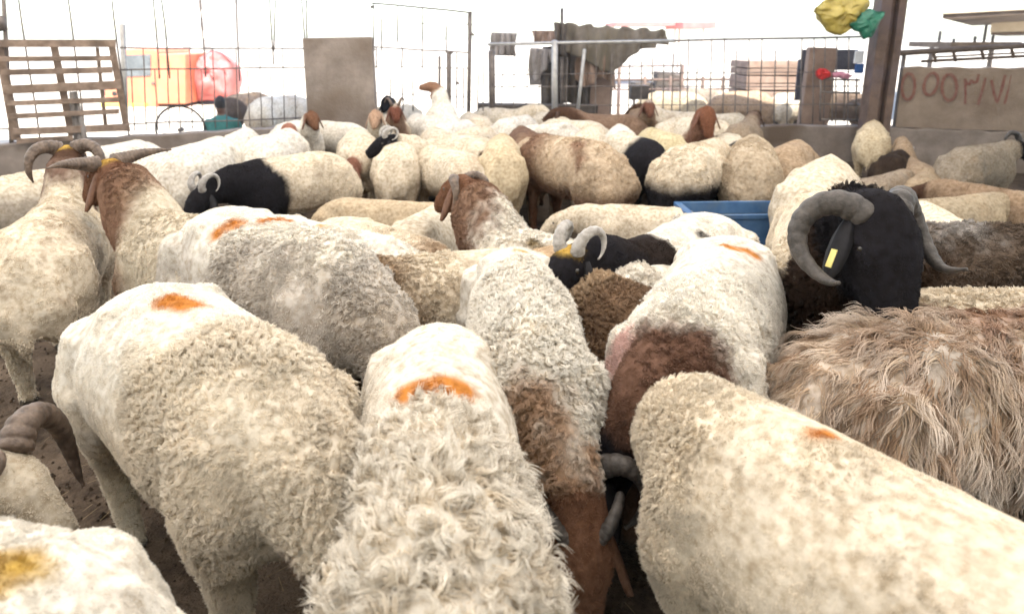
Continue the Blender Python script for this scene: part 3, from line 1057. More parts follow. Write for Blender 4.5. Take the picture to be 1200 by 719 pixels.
def sheep(label, pos, yaw, s=1.0, head='down', base=CREAM, face=None, neck=None, legs=None, width=1.0, length=1.0, fat=1.0, shorn=0.0,
          wool=.03, marks=(), horns=None, horn_mat='horn_grey', lie=0.0, pitch=0.0, kind='fleece', lock=1.0, ear_tag=None, dirt_shade=.35, bellyc=None,
          poll=None, muz=None, roll=0.0, ears=True, neckw=1.0, zadj=0.0, far=False, earc=None, dens=1.0, front=None, clump=.8, crown=None, hs=1.0, neckr=None, curl=.22, taper=0.0, bellyz=.52, grp='sheep crowded in the pen'):
    hp, hd = HEADS[head] if isinstance(head, str) else head
    SHEEP.append(dict(label=label, pos=Vector((pos[0], pos[1], 0)), yaw=R(yaw), s=s, P=np.array(poll or hp, float), D=nrm(np.array(muz or hd, float)), base=base,
                      face=face or base, neck=neck, legs=legs or face or base, width=width, length=length, fat=fat, shorn=shorn, wool=wool, marks=marks, horns=horns,
                      horn_mat=horn_mat, lie=lie, pitch=R(pitch), kind=kind, lock=lock, ear_tag=ear_tag, dirt_shade=dirt_shade, bellyc=bellyc, ears=ears, neckw=neckw, zadj=zadj, far=far,
                      earc=earc, dens=dens, front=front, clump=clump, crown=crown, grp=grp, hs=hs, neckr=neckr, curl=curl, taper=taper, bellyz=bellyz))


def by_top(px, py, s=1.0, z=.81, lie=0.0):
    p = at_z(px, py, z * s - lie)
    return (p.x, p.y)


def RW(r, w, s=1.0, z=.81):
    """position and yaw from the pixels of rump top and withers top"""
    a, b = at_z(r[0], r[1], z * s), at_z(w[0], w[1], z * s)
    c = (a + b) / 2
    return (c.x, c.y), math.degrees(math.atan2(b.y - a.y, b.x - a.x))


CURL = dict(R=.085, turns=.86, lat=.10, r=.033)
SMALL = dict(R=.062, turns=.82, lat=.06, r=.027)
WIDE = dict(R=.06, turns=.36, lat=.24, r=.038, up=.5, dz=-.03)
BIG = dict(r=.038, pts=[(0, .035, .025), (-.04, .07, .015), (-.045, .11, -.02), (-.01, .145, -.045), (.045, .155, -.05), (.095, .145, -.025), (.12, .135, .0), (.125, .15, .04)])
DROOP = dict(r=.040, pts=[(0, .035, .045), (-.03, .08, .055), (-.06, .13, .03), (-.07, .16, -.03), (-.05, .165, -.09), (-.01, .155, -.13)])

# ---- foreground
p, y = RW((168, 345), (330, 452))
sheep('big white ram with one orange spot on its smooth back, front left', p, y, 1.08, 'down', (.69, .62, .51), face=DBROWN, legs=OFFW, width=1.02, length=.90, shorn=.03, wool=.026, lock=1.0, clump=.65, curl=.3, taper=.12,
      marks=[((-.55, 0, .6), (-.2, 0, .75), .25, .1, WHITE), ((-.12, -.02, .80), (-.08, .0, .80), .045, .02, ORANGE), ((.53, -.08, .44), (.60, -.05, .36), .06, .03, (.11, .06, .04))], dirt_shade=.25)
p, y = RW((512, 385), (506, 590))
sheep('white sheep with orange crescent and long wavy fleece, front centre', p, y, 1.02, 'down', (.70, .65, .565), face=OFFW, width=.84, taper=.42, shorn=.02, wool=.075, lock=2.6, clump=.93, curl=.26,
      marks=[((-.03, -.05, .79), (-.03, .05, .79), .04, .015, ORANGE)], dirt_shade=.2)
p, y = RW((252, 258), (412, 312))
sheep('grey-fleeced sheep with two orange marks behind the front left ram', p, y, 1.10, 'down', (.52, .48, .43), face=GREYW, legs=(.2, .17, .14), width=1.0, shorn=-.12, wool=.024, lock=.95, clump=.7,
      marks=[((-.55, .0, .74), (-.15, .0, .80), .21, .08, WHITE), ((-.1, .0, .80), (.36, .0, .80), .09, .07, WHITE), ((-.16, -.12, .75), (-.12, -.08, .78), .032, .02, ORANGE),
             ((-.03, .0, .80), (-.02, .04, .80), .035, .02, ORANGE)], dirt_shade=.3)
p, y = (.03, 2.0), -87
sheep('slim white sheep with small ochre spot and brown head in the centre', p, y, 1.04, 'down', WHITE, face=BROWN, neck=(.36, .24, .16), width=.80, length=.95, neckw=.8, neckr=.085, poll=(.60, .10, .38), shorn=-.14, wool=.034, curl=.3, legs=BROWN,
      marks=[((-.26, .01, .79), (-.25, .01, .79), .018, .012, YEL)], horns=dict(r=.018, pts=[(0, .035, .04), (-.03, .06, .05), (-.07, .085, .03), (-.08, .10, -.02), (-.05, .105, -.06), (0, .10, -.07)]), dirt_shade=.25)
p, y = RW((868, 272), (785, 392))
sheep('white sheep with orange streak, brown neck and black horned head lowered', p, y, 1.06, 'down', WHITE, face=BLACK, neck=(.15, .085, .06), width=1.0, length=1.0, neckw=.85, poll=(.62, -.13, .42), muz=(.2, -.2, -.95), shorn=.05, wool=.022, legs=DBROWN,
      neckr=.145, marks=[((-.20, .09, .77), (-.16, .01, .80), .030, .012, ORANGE), ((.42, -.13, .68), (.42, -.16, .6), .04, .02, (.62, .42, .38))],
      horns=dict(r=.032, pts=[(0, .035, .045), (-.04, .065, .05), (-.08, .10, .02), (-.07, .13, -.03), (-.02, .14, -.06), (.04, .13, -.06), (.07, .13, -.03)]), horn_mat='horn_grey', dirt_shade=.25)
p = at_z(858, 458, .82)
sheep('large cream sheep seen from behind in the front right corner', (p.x + .40 * math.cos(R(-58)), p.y + .40 * math.sin(R(-58))), 122, 1.02, 'down', CREAM, face=BROWN, width=1.05, shorn=.36, wool=.026, clump=.6, fat=1.0, neckw=1.15, poll=(.64, -.10, .47), muz=(.3, -.3, -.9),
      marks=[((.20, -.04, .80), (.20, .0, .80), .022, .015, ORANGE), ((-.22, .08, .78), (-.22, .08, .78), .016, .012, YEL)], dirt_shade=.14)
p, y = RW((990, 385), (1230, 352))
sheep('shaggy tan-brown sheep with long hanging locks on the right', (p[0] + .20, p[1] - .01), 6, 1.0, 'down', (.60, .525, .455), face=BROWN, width=1.06, shorn=None, wool=.085, kind='shaggy', lock=2.4, clump=.94, length=1.15, dens=1.5,
      marks=[((-.1, .0, .80), (.2, .0, .80), .10, .08, (.34, .235, .18))], dirt_shade=.8)
pp = at_z(1008, 258, 1.04)
yaw = -112
sheep('black-headed ram with heavy grey horns and a yellow ear tag', (pp.x - .76 * math.cos(R(yaw)), pp.y - .76 * math.sin(R(yaw))), yaw, 1.12, 'up', CREAM, face=BLACK, neck=(.035, .022, .016), legs=BLACK,
      hs=1.28, poll=(.66, .03, .93), muz=(.40, .30, -.86), horns=BIG, ear_tag=-1, wool=.03, shorn=0, dirt_shade=.35, neckw=1.1)
p = at_z(115, 628, .80)
q_ = at_z(18, 672, .77)
q_ = Matrix.Rotation(R(-188), 3, 'Z') @ Vector((q_.x - (p.x - .48), q_.y - (p.y - .10), q_.z))
mk = (q_.x, q_.y, q_.z)
sheep('white sheep with ochre stain at the bottom left corner', (p.x - .48, p.y - .10), 188, 1.0, 'down', WHITE, face=OFFW, width=1.0, shorn=None, wool=.012, fat=.7,
      marks=[(mk, (mk[0] + .03, mk[1], mk[2]), .05, .025, YEL)], dirt_shade=.3)
pp = at_z(-52, 570, .60)
sheep('white-faced ram with one grey-brown curled horn at the left edge', (pp.x - .64, pp.y + .05), 4, .95, 'level', OFFW, face=OFFW, lie=.22, shorn=None, wool=.02, fat=0, poll=(.68, 0, .82), muz=(.72, -.1, -.68),
      horns=dict(r=.042, pts=[(0, .035, .05), (-.04, .08, .08), (-.04, .15, .07), (.0, .20, .03), (.06, .22, -.03), (.12, .22, -.08), (.17, .21, -.10)]), horn_mat='horn_brown', dirt_shade=.5)
p, y = RW((72, 268), (42, 222))
sheep('cream sheep seen from behind at the left edge, brown curl-horned head', p, 112, 1.0, 'up', CREAM, face=DBROWN, neck=(.17, .11, .085), width=1.0, fat=1.05, shorn=None, wool=.022,
      horns=DROOP, horn_mat='horn_brown', crown=YEL, dirt_shade=.4, poll=(.64, 0, .95), legs=OFFW)
pp = at_z(132, 196, .98)
yaw = 150
sheep('ram with brown woolly neck, yellow-stained crown and spread horns', (pp.x - .66 * math.cos(R(yaw)), pp.y - .66 * math.sin(R(yaw))), yaw, 1.02, 'up', OFFW, face=BROWN, neck=(.21, .125, .085),
      horns=WIDE, horn_mat='horn_brown', crown=YEL, wool=.03, shorn=None, neckw=1.2, dirt_shade=.4, front=(.36, (.24, .15, .10), .08))

sheep('smooth cream sheep just right of the black ram', by_top(1108, 250, .95), 75, .95, 'down', CREAM, wool=.012, shorn=None, dirt_shade=.3)

# ---- second row
sheep('white sheep with black front and pale curled horn facing left', by_top(340, 180, .93), -135, .93, 'low', CREAM, face=BLACK, neck=BLACK, front=(.12, BLACK, .03), wool=.025, shorn=None,
      horns=SMALL, horn_mat='horn_pale', ear_tag=-1, legs=BLACK, dirt_shade=.3, poll=(.76, .02, .60), muz=(.7, .25, -.66), hs=1.12)
sheep('round white sheep standing behind the black-fronted one', by_top(236, 164, .98), 88, .98, 'down', WHITE, width=1.08, wool=.02, dirt_shade=.3)
sheep('white dome-backed sheep right of the round white one', by_top(322, 154, .95), 86, .95, 'down', WHITE, wool=.02, dirt_shade=.3, width=1.05)
pp = at_z(303, 140, .80)
sheep('white sheep with reddish face near the left wall', (pp.x + .1, pp.y + .5), -70, .86, 'level', WHITE, face=(.30, .14, .10), wool=.02, dirt_shade=.3)
sheep('small white sheep behind the two domed ones by the wall', by_top(282, 152, .85), 100, .85, 'down', WHITE, wool=.014, dirt_shade=.2)
sheep('white sheep beneath the wooden pallet, back only showing', by_top(130, 168, .92), 78, .92, 'down', WHITE, wool=.016, dirt_shade=.2)
sheep('white sheep right of the one beneath the pallet', by_top(174, 170, .84), 122, .84, 'down', WHITE, wool=.016, dirt_shade=.2)
sheep('white and grey sheep cut by the left edge', by_top(0, 205, .95), 60, .95, 'down', OFFW, wool=.02, dirt_shade=.5, marks=[((-.2, -.2, .6), (.2, -.2, .5), .12, .06, GREYW)])
sheep('white sheep pressed behind the back of the grey-fleeced sheep', by_top(378, 262, .98), -30, .98, 'down', WHITE, wool=.018, dirt_shade=.3, marks=[((0, 0, .79), (0, .03, .79), .03, .02, (.55, .4, .22))])
sheep('cream sheep with brownish flank right of the grey sheep', by_top(446, 264, .92), -42, .92, 'down', CREAM, wool=.022, dirt_shade=.6, width=.95, front=(.3, (.34, .24, .16), .15))
sheep('plain cream sheep lying behind the grey sheep', by_top(436, 228, .92, lie=.2), -12, .85, 'low', (.50, .41, .29), lie=.2, wool=.014, shorn=None, dirt_shade=.4)
sheep('white sheep with a dark grey patch on its rump', by_top(502, 244, .88), 74, .88, 'down', OFFW, width=.85, wool=.016, dirt_shade=.3, marks=[((-.46, .10, .72), (-.46, .10, .68), .05, .015, (.12, .10, .09))])
pp = at_z(538, 214, .90)
yaw = 132
sheep('white sheep with brown neck and curled-horned brown head turned away', (pp.x - .66 * math.cos(R(yaw)), pp.y - .66 * math.sin(R(yaw))), yaw, .95, 'up', WHITE, face=BROWN, neck=(.24, .15, .105), wool=.022, shorn=None, neckr=.21, neckw=1.25,
      horns=dict(r=.028, pts=[(0, .035, .04), (-.03, .065, .045), (-.06, .09, .01), (-.06, .10, -.05), (-.02, .10, -.09), (.02, .095, -.10)]), horn_mat='horn_brown', dirt_shade=.3, marks=[((.05, .08, .78), (.12, .06, .78), .03, .015, (.22, .17, .1))])
sheep('cream sheep with dark brown flank between grey and slim white sheep', by_top(512, 298, .92), -165, .92, 'down', CREAM, wool=.03, dirt_shade=.5, front=(.10, (.28, .19, .115), .12), neck=DBROWN, face=DBROWN)
sheep('tan sheep with brown shaggy shoulder right of the slim white sheep', by_top(695, 312, .95), -68, .95, 'down', (.50, .375, .25), wool=.045, dirt_shade=.6, front=(.14, (.17, .11, .07), .08), face=BROWN, width=.95)
sheep('white sheep behind the tan one, smooth back showing', by_top(752, 312, .88), -120, .88, 'down', WHITE, wool=.014, dirt_shade=.3, width=.9)
sheep('black and white spotted sheep with curled pale horn facing left', by_top(792, 262, .96), -132, .96, 'level', WHITE, face=BLACK, neck=BLACK, front=(.16, (.022, .016, .014), .02), wool=.012, shorn=None,
      horns=SMALL, horn_mat='horn_pale', crown=YEL, legs=BLACK, dirt_shade=.2, marks=[((-.05, .12, .77), (-.05, .12, .76), .04, .012, BLACK), ((-.14, .17, .72), (-.12, .18, .70), .022, .01, BLACK), ((-.25, -.10, .74), (-.2, -.12, .72), .04, .02, BLACK)])
sheep('cream sheep lying behind the spotted one', by_top(758, 244, .80, lie=.18), 170, .80, 'low', CREAM, lie=.20, wool=.02, shorn=None, dirt_shade=.5)

# ---- middle rows
sheep('cream sheep seen from behind below the concrete slab', by_top(420, 153, .94), 106, .94, 'down', CREAM, wool=.018, dirt_shade=.4, width=1.05)
sheep('cream sheep standing against the concrete slab', by_top(424, 126, .86), 30, .86, 'low', (.48, .41, .30), wool=.018, dirt_shade=.4)
sheep('white sheep beside the slab with its neck stretched left', by_top(396, 142, .84), 150, .84, 'graze', WHITE, wool=.014, dirt_shade=.3, width=.85)
pp = at_z(398, 190, .62)
sheep('brown-faced sheep peering out right of the black-fronted one', (pp.x + .22, pp.y + .62), -105, .85, 'low', OFFW, face=(.18, .085, .06), wool=.016, dirt_shade=.5)
pp = at_z(456, 146, .88)
sheep('black-faced white sheep with small horn facing left', (pp.x + .50, pp.y + .34), -150, .9, 'level', OFFW, face=BLACK, wool=.018, shorn=None, horns=SMALL, horn_mat='horn_pale', dirt_shade=.4)
pp = at_z(466, 122, .88)
sheep('brown-faced sheep with white blaze looking at the camera', (pp.x - .15, pp.y + .60), -78, .88, 'up', OFFW, face=(.15, .06, .04), neck=(.26, .17, .12), wool=.018, shorn=None, crown=(.5, .42, .35), dirt_shade=.4, horns=dict(R=.07, turns=.6, lat=.09, r=.022), horn_mat='horn_brown')
pp = at_z(452, 108, .92)
sheep('far sheep with small black head at the slab corner', (pp.x + .1, pp.y + .55), -100, .88, 'up', OFFW, face=BLACK, wool=.016, dirt_shade=.3)
pp = at_y(512, 122, 8.05)
sheep('white sheep reared up above the flock with brown face', (pp.x, pp.y), 118, .80, 'level', WHITE, face=(.26, .15, .10), wool=.018, pitch=42, zadj=.22, dirt_shade=.25, shorn=None, poll=(.68, .05, .80), muz=(.4, .9, -.35), width=1.1)
sheep('white sheep under the reared one', by_top(498, 134, .88), 120, .88, 'down', WHITE, wool=.016, dirt_shade=.2)
sheep('cream sheep seen from behind left of the sagging one', by_top(474, 162, .92), 84, .92, 'down', CREAM, wool=.020, dirt_shade=.5)
sheep('dirty cream sheep with sagging flank in mid flock', by_top(525, 174, .88), 128, .88, 'down', CREAM, wool=.022, dirt_shade=.7, bellyc=(.28, .21, .14))
sheep('narrow-rumped cream sheep seen straight from behind', by_top(588, 160, .97), 90, .97, 'down', (.56, .47, .33), wool=.018, dirt_shade=.4, width=.92)
sheep('large dirty brown-fleeced sheep with hanging fat tail in mid flock', by_top(668, 160, 1.02), 128, 1.02, 'down', (.52, .42, .31), face=BROWN, wool=.03, shorn=None, dirt_shade=1.0, front=(.16, (.20, .12, .08), .15), fat=1.3, horns=SMALL,
      horn_mat='horn_brown', bellyc=(.17, .11, .075), width=1.15, marks=[((-.2, .1, .79), (-.3, .2, .7), .05, .05, (.22, .135, .09))])
sheep('white sheep with black neck right of the dirty brown one', by_top(744, 158, .95), -72, .95, 'down', OFFW, face=BLACK, neck=BLACK, front=(.06, BLACK, .04), wool=.016, legs=BLACK, dirt_shade=.4)
sheep('cream fleeced sheep with black belly and legs in mid flock', by_top(820, 166, 1.0), 52, 1.0, 'down', CREAM, face=BLACK, legs=BLACK, bellyc=BLACK, bellyz=.60, wool=.035, shorn=None, dirt_shade=.5, width=1.1, fat=.8)
sheep('pale yellowish sheep behind the black-bellied one', by_top(775, 152, .9), 100, .9, 'down', (.56, .49, .32), wool=.02, dirt_shade=.5)
pp = at_z(838, 144, .80)
sheep('sheep with plain brown face and drooping ears facing the camera', (pp.x - .05, pp.y + .60), -92, .95, 'up', OFFW, face=(.17, .075, .045), neck=(.21, .115, .08), wool=.02, shorn=None, dirt_shade=.5, hs=1.1, muz=(.62, 0, -.78))
sheep('grey-cream sheep with short tail seen from behind', by_top(883, 163, 1.0), 71, 1.0, 'down', (.46, .385, .29), wool=.03, dirt_shade=.6, fat=1.0, width=1.05, shorn=None)
sheep('brownish sheep beside the short-tailed one', by_top(928, 167, .92), 58, .92, 'down', (.39, .295, .205), wool=.022, dirt_shade=.7)
sheep('bright cream sheep behind the blue trough and black ram', by_top(966, 188, 1.0), 58, 1.0, 'down', CREAM, wool=.016, dirt_shade=.3, width=1.12)
pp = at_y(1015, 150, 7.35)
sheep('cream sheep with its rump to us at the foot of the steel post', (pp.x, 7.2), 63, .86, 'down', (.56, .475, .335), wool=.02, dirt_shade=.4, width=.92)
sheep('dark brown sheep lying against the right wall', by_top(1050, 182, .75, lie=.14), 50, .75, 'low', (.035, .024, .018), face=BLACK, lie=.14, wool=.02, shorn=None, horns=SMALL, horn_mat='horn_pale', dirt_shade=.1)
sheep('grey-cream sheep lying beneath the painted numbers', by_top(1036, 210, .85, lie=.30), 40, .85, 'low', (.32, .265, .205), lie=.30, wool=.016, shorn=None, dirt_shade=.5)
sheep('tan sheep lying with raised head beside the black one', by_top(1072, 192, .85, lie=.28), 75, .85, 'up', (.33, .25, .175), lie=.28, wool=.016, shorn=None, dirt_shade=.5)
sheep('cream-tan sheep lying in front of the tan one', by_top(1084, 210, .85, lie=.30), 55, .85, 'low', (.37, .29, .20), lie=.30, wool=.016, shorn=None, dirt_shade=.5)
sheep('black sheep lying before the grey one at the right', by_top(1118, 204, .8, lie=.30), 60, .8, 'low', BLACK, lie=.32, wool=.016, shorn=None, dirt_shade=0)
sheep('grey sheep with black horned head at the right edge', by_top(1150, 170, .9, lie=.1), 30, .9, 'level', (.28, .24, .19), face=BLACK, neck=None, lie=.1, wool=.02, shorn=None, horns=CURL, horn_mat='horn_grey', dirt_shade=.5, poll=(.66, -.1, .74))
sheep('long cream sheep lying right of the black ram', by_top(1120, 232, .95, lie=.32), 22, .95, 'low', (.42, .35, .25), lie=.32, wool=.018, shorn=None, dirt_shade=.5)
sheep('brown and cream sheep lying at the right edge', by_top(1188, 222, .9, lie=.26), 130, .9, 'low', (.29, .21, .145), face=DBROWN, lie=.28, wool=.025, shorn=None, dirt_shade=.6, marks=[((-.4, 0, .75), (-.2, 0, .78), .10, .06, (.38, .31, .22))])
sheep('dark grey-brown fleeced sheep cut by the right edge', by_top(1208, 264, 1.0), 172, 1.0, 'low', (.10, .075, .058), face=(.13, .09, .065), wool=.05, shorn=None, dirt_shade=.2, marks=[((.25, 0, .78), (.52, 0, .7), .09, .06, (.30, .28, .265))], neck=(.085, .058, .042), horns=SMALL, horn_mat='horn_grey')
sheep('cream sheep behind the shaggy one, only its back showing', by_top(1180, 342, .92), 4, .92, 'down', CREAM, wool=.03, shorn=None, dirt_shade=.5)

sheep('cream sheep with dark brown head low between the rear-view sheep', by_top(548, 158, .9), -70, .9, 'low', CREAM, face=DBROWN, wool=.018, dirt_shade=.6)
sheep('small tan sheep squeezed left of the dirty brown one', by_top(626, 164, .85), 100, .85, 'down', (.44, .35, .25), wool=.018, dirt_shade=.7)
sheep('brown-headed white sheep looking over the backs near the wall', by_top(352, 142, .86), -60, .86, 'up', WHITE, face=BROWN, wool=.016, dirt_shade=.4)
sheep('white sheep with brown ears behind the rear-view cream one', by_top(446, 140, .86), -85, .86, 'up', OFFW, face=(.40, .27, .19), wool=.016, dirt_shade=.4)
sheep('cream sheep with black head lowered beside the grey-cream one', by_top(858, 158, .88), -98, .88, 'low', OFFW, face=BLACK, neck=BLACK, wool=.016, dirt_shade=.5)

# ---- far rows
for (lab, px, py, yaw, s, col, kw) in (
    ('far white sheep right of the reared one', 532, 142, 65, .88, WHITE, {}),
    ('far cream sheep before the left fence post', 556, 133, 110, .86, CREAM, {}),
    ('far cream sheep with head up at the timber', 586, 126, -30, .86, CREAM, dict(head='level')),
    ('far spotted-rump cream sheep left of the narrow-rumped one', 556, 148, 72, .90, CREAM, dict(marks=[((-.42, .02, .78), (-.44, .02, .76), .035, .012, BROWN)])),
    ('far white sheep behind the narrow-rumped one', 604, 136, 60, .86, WHITE, {}),
    ('far brown sheep between two white backs', 616, 150, 98, .88, (.17, .105, .075), {}),
    ('far white sheep with grey ear patch in the middle row', 640, 144, 35, .88, WHITE, dict(marks=[((.2, -.1, .77), (.22, -.1, .77), .04, .02, GREYW)])),
    ('far cream sheep under the hanging boards', 648, 132, 120, .86, OFFW, {}),
    ('far cream sheep left of the brown-necked one', 672, 140, 150, .86, CREAM, {}),
    ('far domed cream sheep just behind the dirty brown one', 690, 150, 80, .92, CREAM, {}),
    ('far brown sheep with dark brown head under the boards', 715, 133, 172, .88, (.21, .14, .10), dict(face=DBROWN, neck=DBROWN, head='level')),
    ('far white sheep with grey nape before the brown one', 728, 148, 84, .90, WHITE, dict(marks=[((-.3, 0, .79), (-.3, 0, .78), .05, .03, GREYW)])),
    ('far brown-and-white faced sheep below the tarpaulin end', 752, 128, -92, .88, (.27, .19, .13), dict(face=(.15, .07, .048), head='up', crown=(.42, .35, .3))),
    ('far cream sheep right of the brown-and-white face', 786, 140, 70, .88, OFFW, {}),
    ('far dark-headed sheep at the fence wire', 803, 130, 150, .86, OFFW, dict(face=DBROWN, head='level')),
    ('far cream sheep right of the dark-headed one', 826, 138, -60, .86, CREAM, {}),
    ('far cream sheep near the wall behind the plain brown face', 848, 133, 30, .84, OFFW, {}),
    ('far sheep with dark face turned right by the low wall', 872, 142, 60, .86, (.29, .23, .17), dict(face=DBROWN, head='level', neck=(.16, .11, .085))),
    ('far pale sheep left of the spotted-rump one', 512, 150, 105, .86, OFFW, {}),
):
    kw = dict(dict(head='down', wool=.018, dirt_shade=.45), **kw)
    sheep(lab, by_top(px, py, s), yaw, s, base=col, grp='far rows of the flock', **kw)

# ---- sheep outside the fence
for (lab, px, Y, yaw, s, col, kw) in (
    ('cream sheep beyond the fence left of the boarded crate', 792, 10.6, 150, .95, (.48, .41, .30), {}),
    ('greyish sheep beyond the fence with dark head low', 826, 11.2, 130, .95, (.32, .27, .22), dict(face=DBROWN)),
    ('tan sheep beyond the fence in front of the boarded crate', 872, 10.4, 200, .98, (.38, .28, .20), {}),
    ('white sheep beyond the fence at the timber post', 925, 10.7, 40, .92, OFFW, {}),
    ('brown sheep beyond the barred gate', 985, 10.6, 120, .95, (.15, .11, .085), {}),
    ('white sheep outside the left wall beside the slab', 326, 9.8, 60, .95, WHITE, {}),
    ('dark sheep outside the left wall with lowered head', 288, 10.6, 70, .92, (.10, .08, .07), {}),
):
    kw = dict(dict(head='graze', wool=.018, dirt_shade=.5), **kw)
    sheep(lab, (at_y(px, 120, Y).x, Y), yaw, s, base=col, grp='sheep outside the pen', far=True, **kw)



def build_body(S):
    mb = MB()
    w, ln, lie = S['width'], S['length'] * (1.0 if S['pos'].length < 3.3 else .84), S['lie']
    if S['pos'].length > 3.3:
        w = w * .92
    tp = S['taper']
    prof = [(-.555, .555, .05, .05), (-.535, .56, .11, .10), (-.48, .572, .16, .155), (-.40, .583, .20, .19), (-.28, .585, .224, .208), (-.10, .575, .23, .216), (.08, .568, .228, .213),
            (.24, .572, .23, .20), (.36, .575, .222, .182), (.45, .58, .19, .15), (.51, .585, .135, .105), (.54, .585, .06, .05)]
    pts = [(x * ln, 0, z) for x, z, h, b in prof]
    mb.tube(pts, [b * w * (1 - tp * x) for x, z, h, b in prof], 20, lat=(0, 1, 0), rb=[h for x, z, h, b in prof])
    # hips and shoulders
    for sy in (-1, 1):
        mb.tube([(-.40 * ln, sy * .10 * w, .68), (-.42 * ln, sy * .12 * w, .52), (-.42 * ln, sy * .12 * w, .40)], [.11, .125, .08], 10)
        mb.tube([(.33 * ln, sy * .10 * w, .66), (.36 * ln, sy * .115 * w, .50), (.35 * ln, sy * .115 * w, .38)], [.10, .11, .075], 10)
    # spine and hip bones
    mb.tube([(-.47 * ln, 0, .70), (-.30 * ln, 0, .785), (-.05 * ln, 0, .782), (.22 * ln, 0, .780), (.40 * ln, 0, .765)], [.035, .028, .026, .03, .045], 8)
    for sy in (-1, 1):
        mb.tube([(-.24 * ln, sy * .115 * w, .745), (-.40 * ln, sy * .085 * w, .715)], [.05, .05], 8)
    # fat tail: two lobes and the tip
    f = S['fat']
    if f > 0:
        for sy in (-1, 1):
            mb.tube([(-.50 * ln, sy * .03, .70), (-.565 * ln, sy * .055 * f, .60), (-.60 * ln, sy * .075 * f, .49), (-.585 * ln, sy * .07 * f, .40), (-.57 * ln, sy * .055 * f, .35)],
                    [.04, .065 * f, .088 * f, .075 * f, .03], 10, lat=(0, 1, 0), rb=[.04, .05 * f, .07 * f, .06 * f, .03])
        mb.tube([(-.60 * ln, 0, .47), (-.655 * ln, .015, .43), (-.67 * ln, .02, .36), (-.65 * ln, .02, .30)], [.035, .032, .026, .015], 8)
    # legs
    j = lambda a: random.uniform(-a, a)
    S['legpts'] = []
    if lie < .2:
        for sy in (-1, 1):
            dx = j(.05)
            fp = [(.34 * ln, sy * .115 * w, .52), (.335 * ln + dx * .3, sy * .115 * w, .36), (.345 * ln + dx * .8, sy * .11 * w, .23), (.335 * ln + dx, sy * .11 * w, .07), (.35 * ln + dx, sy * .11 * w, .012)]
            mb.tube(fp, [.09, .058, .040, .029, .036], 10)
            dx = j(.06)
            hp = [(-.38 * ln, sy * .125 * w, .55), (-.385 * ln, sy * .13 * w, .42), (-.48 * ln + dx, sy * .125 * w, .27), (-.445 * ln + dx, sy * .12 * w, .08), (-.43 * ln + dx, sy * .12 * w, .012)]
            mb.tube(hp, [.12, .095, .046, .030, .037], 10)
    else:
        for sy in (-1, 1):
            mb.tube([(.30 * ln, sy * .16 * w, .46), (.46 * ln, sy * .18 * w, .42), (.30 * ln, sy * .20 * w, .40)], [.06, .045, .035], 10)
            mb.tube([(-.36 * ln, sy * .17 * w, .48), (-.18 * ln, sy * .22 * w, .43), (-.36 * ln, sy * .24 * w, .40)], [.09, .06, .035], 10)
    # neck
    P, D = S['P'], S['D']
    P = P.copy()
    P[0] += .5 * (ln - 1)
    S['P'] = P
    n0 = np.array([.36 * ln, 0, .62])
    U = np.array([0, 0, 1.0])
    Lt = nrm(np.cross(U - D * 0.001, D))
    if np.linalg.norm(np.cross(U, D)) < .2:
        Lt = np.array([0, 1.0, 0])
    Up = nrm(np.cross(D, Lt))
    S['Lt'], S['Up'] = Lt, Up
    base_back = P - D * .03 - Up * .02
    n1 = n0 * .55 + base_back * .45 + np.array([.04, 0, .03])
    n2 = n0 * .2 + base_back * .8 + np.array([.015, 0, .015])
    k = S['neckw']
    mb.tube([n0 - np.array([.08, 0, 0]), n0, n1, n2, base_back + D * .04], [.15 * k, .145 * k, .115 * k, .092 * k, .07], 14, lat=(0, 1, 0), rb=[.18, .175, .145 * k, .11 * k, .08])
    S['n0'] = n0
    h = S['hs']
    D_, Up_, Lt_ = D * h, Up * h, Lt * h
    hpts = [P - D_ * .055, P - D_ * .03, P + D_ * .03, P + D_ * .09 - Up_ * .004, P + D_ * .15 - Up_ * .012, P + D_ * .205 - Up_ * .022, P + D_ * .235 - Up_ * .03, P + D_ * .25 - Up_ * .033]
    mb.tube(hpts, [h * q for q in (.03, .060, .072, .068, .052, .044, .040, .018)], 14, lat=Lt, rb=[h * q for q in (.035, .066, .078, .076, .062, .048, .038, .016)])
    # jaw and brow
    mb.tube([P + D_ * .03 - Up_ * .05, P + D_ * .12 - Up_ * .055, P + D_ * .2 - Up_ * .045], [.045 * h, .036 * h, .025 * h], 8, lat=Lt)
    for sy in (-1, 1):
        mb.tube([P + D_ * .035 + Lt_ * sy * .055 + Up_ * .028, P + D_ * .095 + Lt_ * sy * .056 + Up_ * .026], [.022 * h, .018 * h], 7)
    d = (S['pos'] - Vector((0, 0, 0))).length
    S['dist'] = d
    vox = min(.030, max(.0135, .0062 * d))
    if S['far']:
        vox = .030
    return remeshed(mb, vox, 5 if vox < .02 else 3)


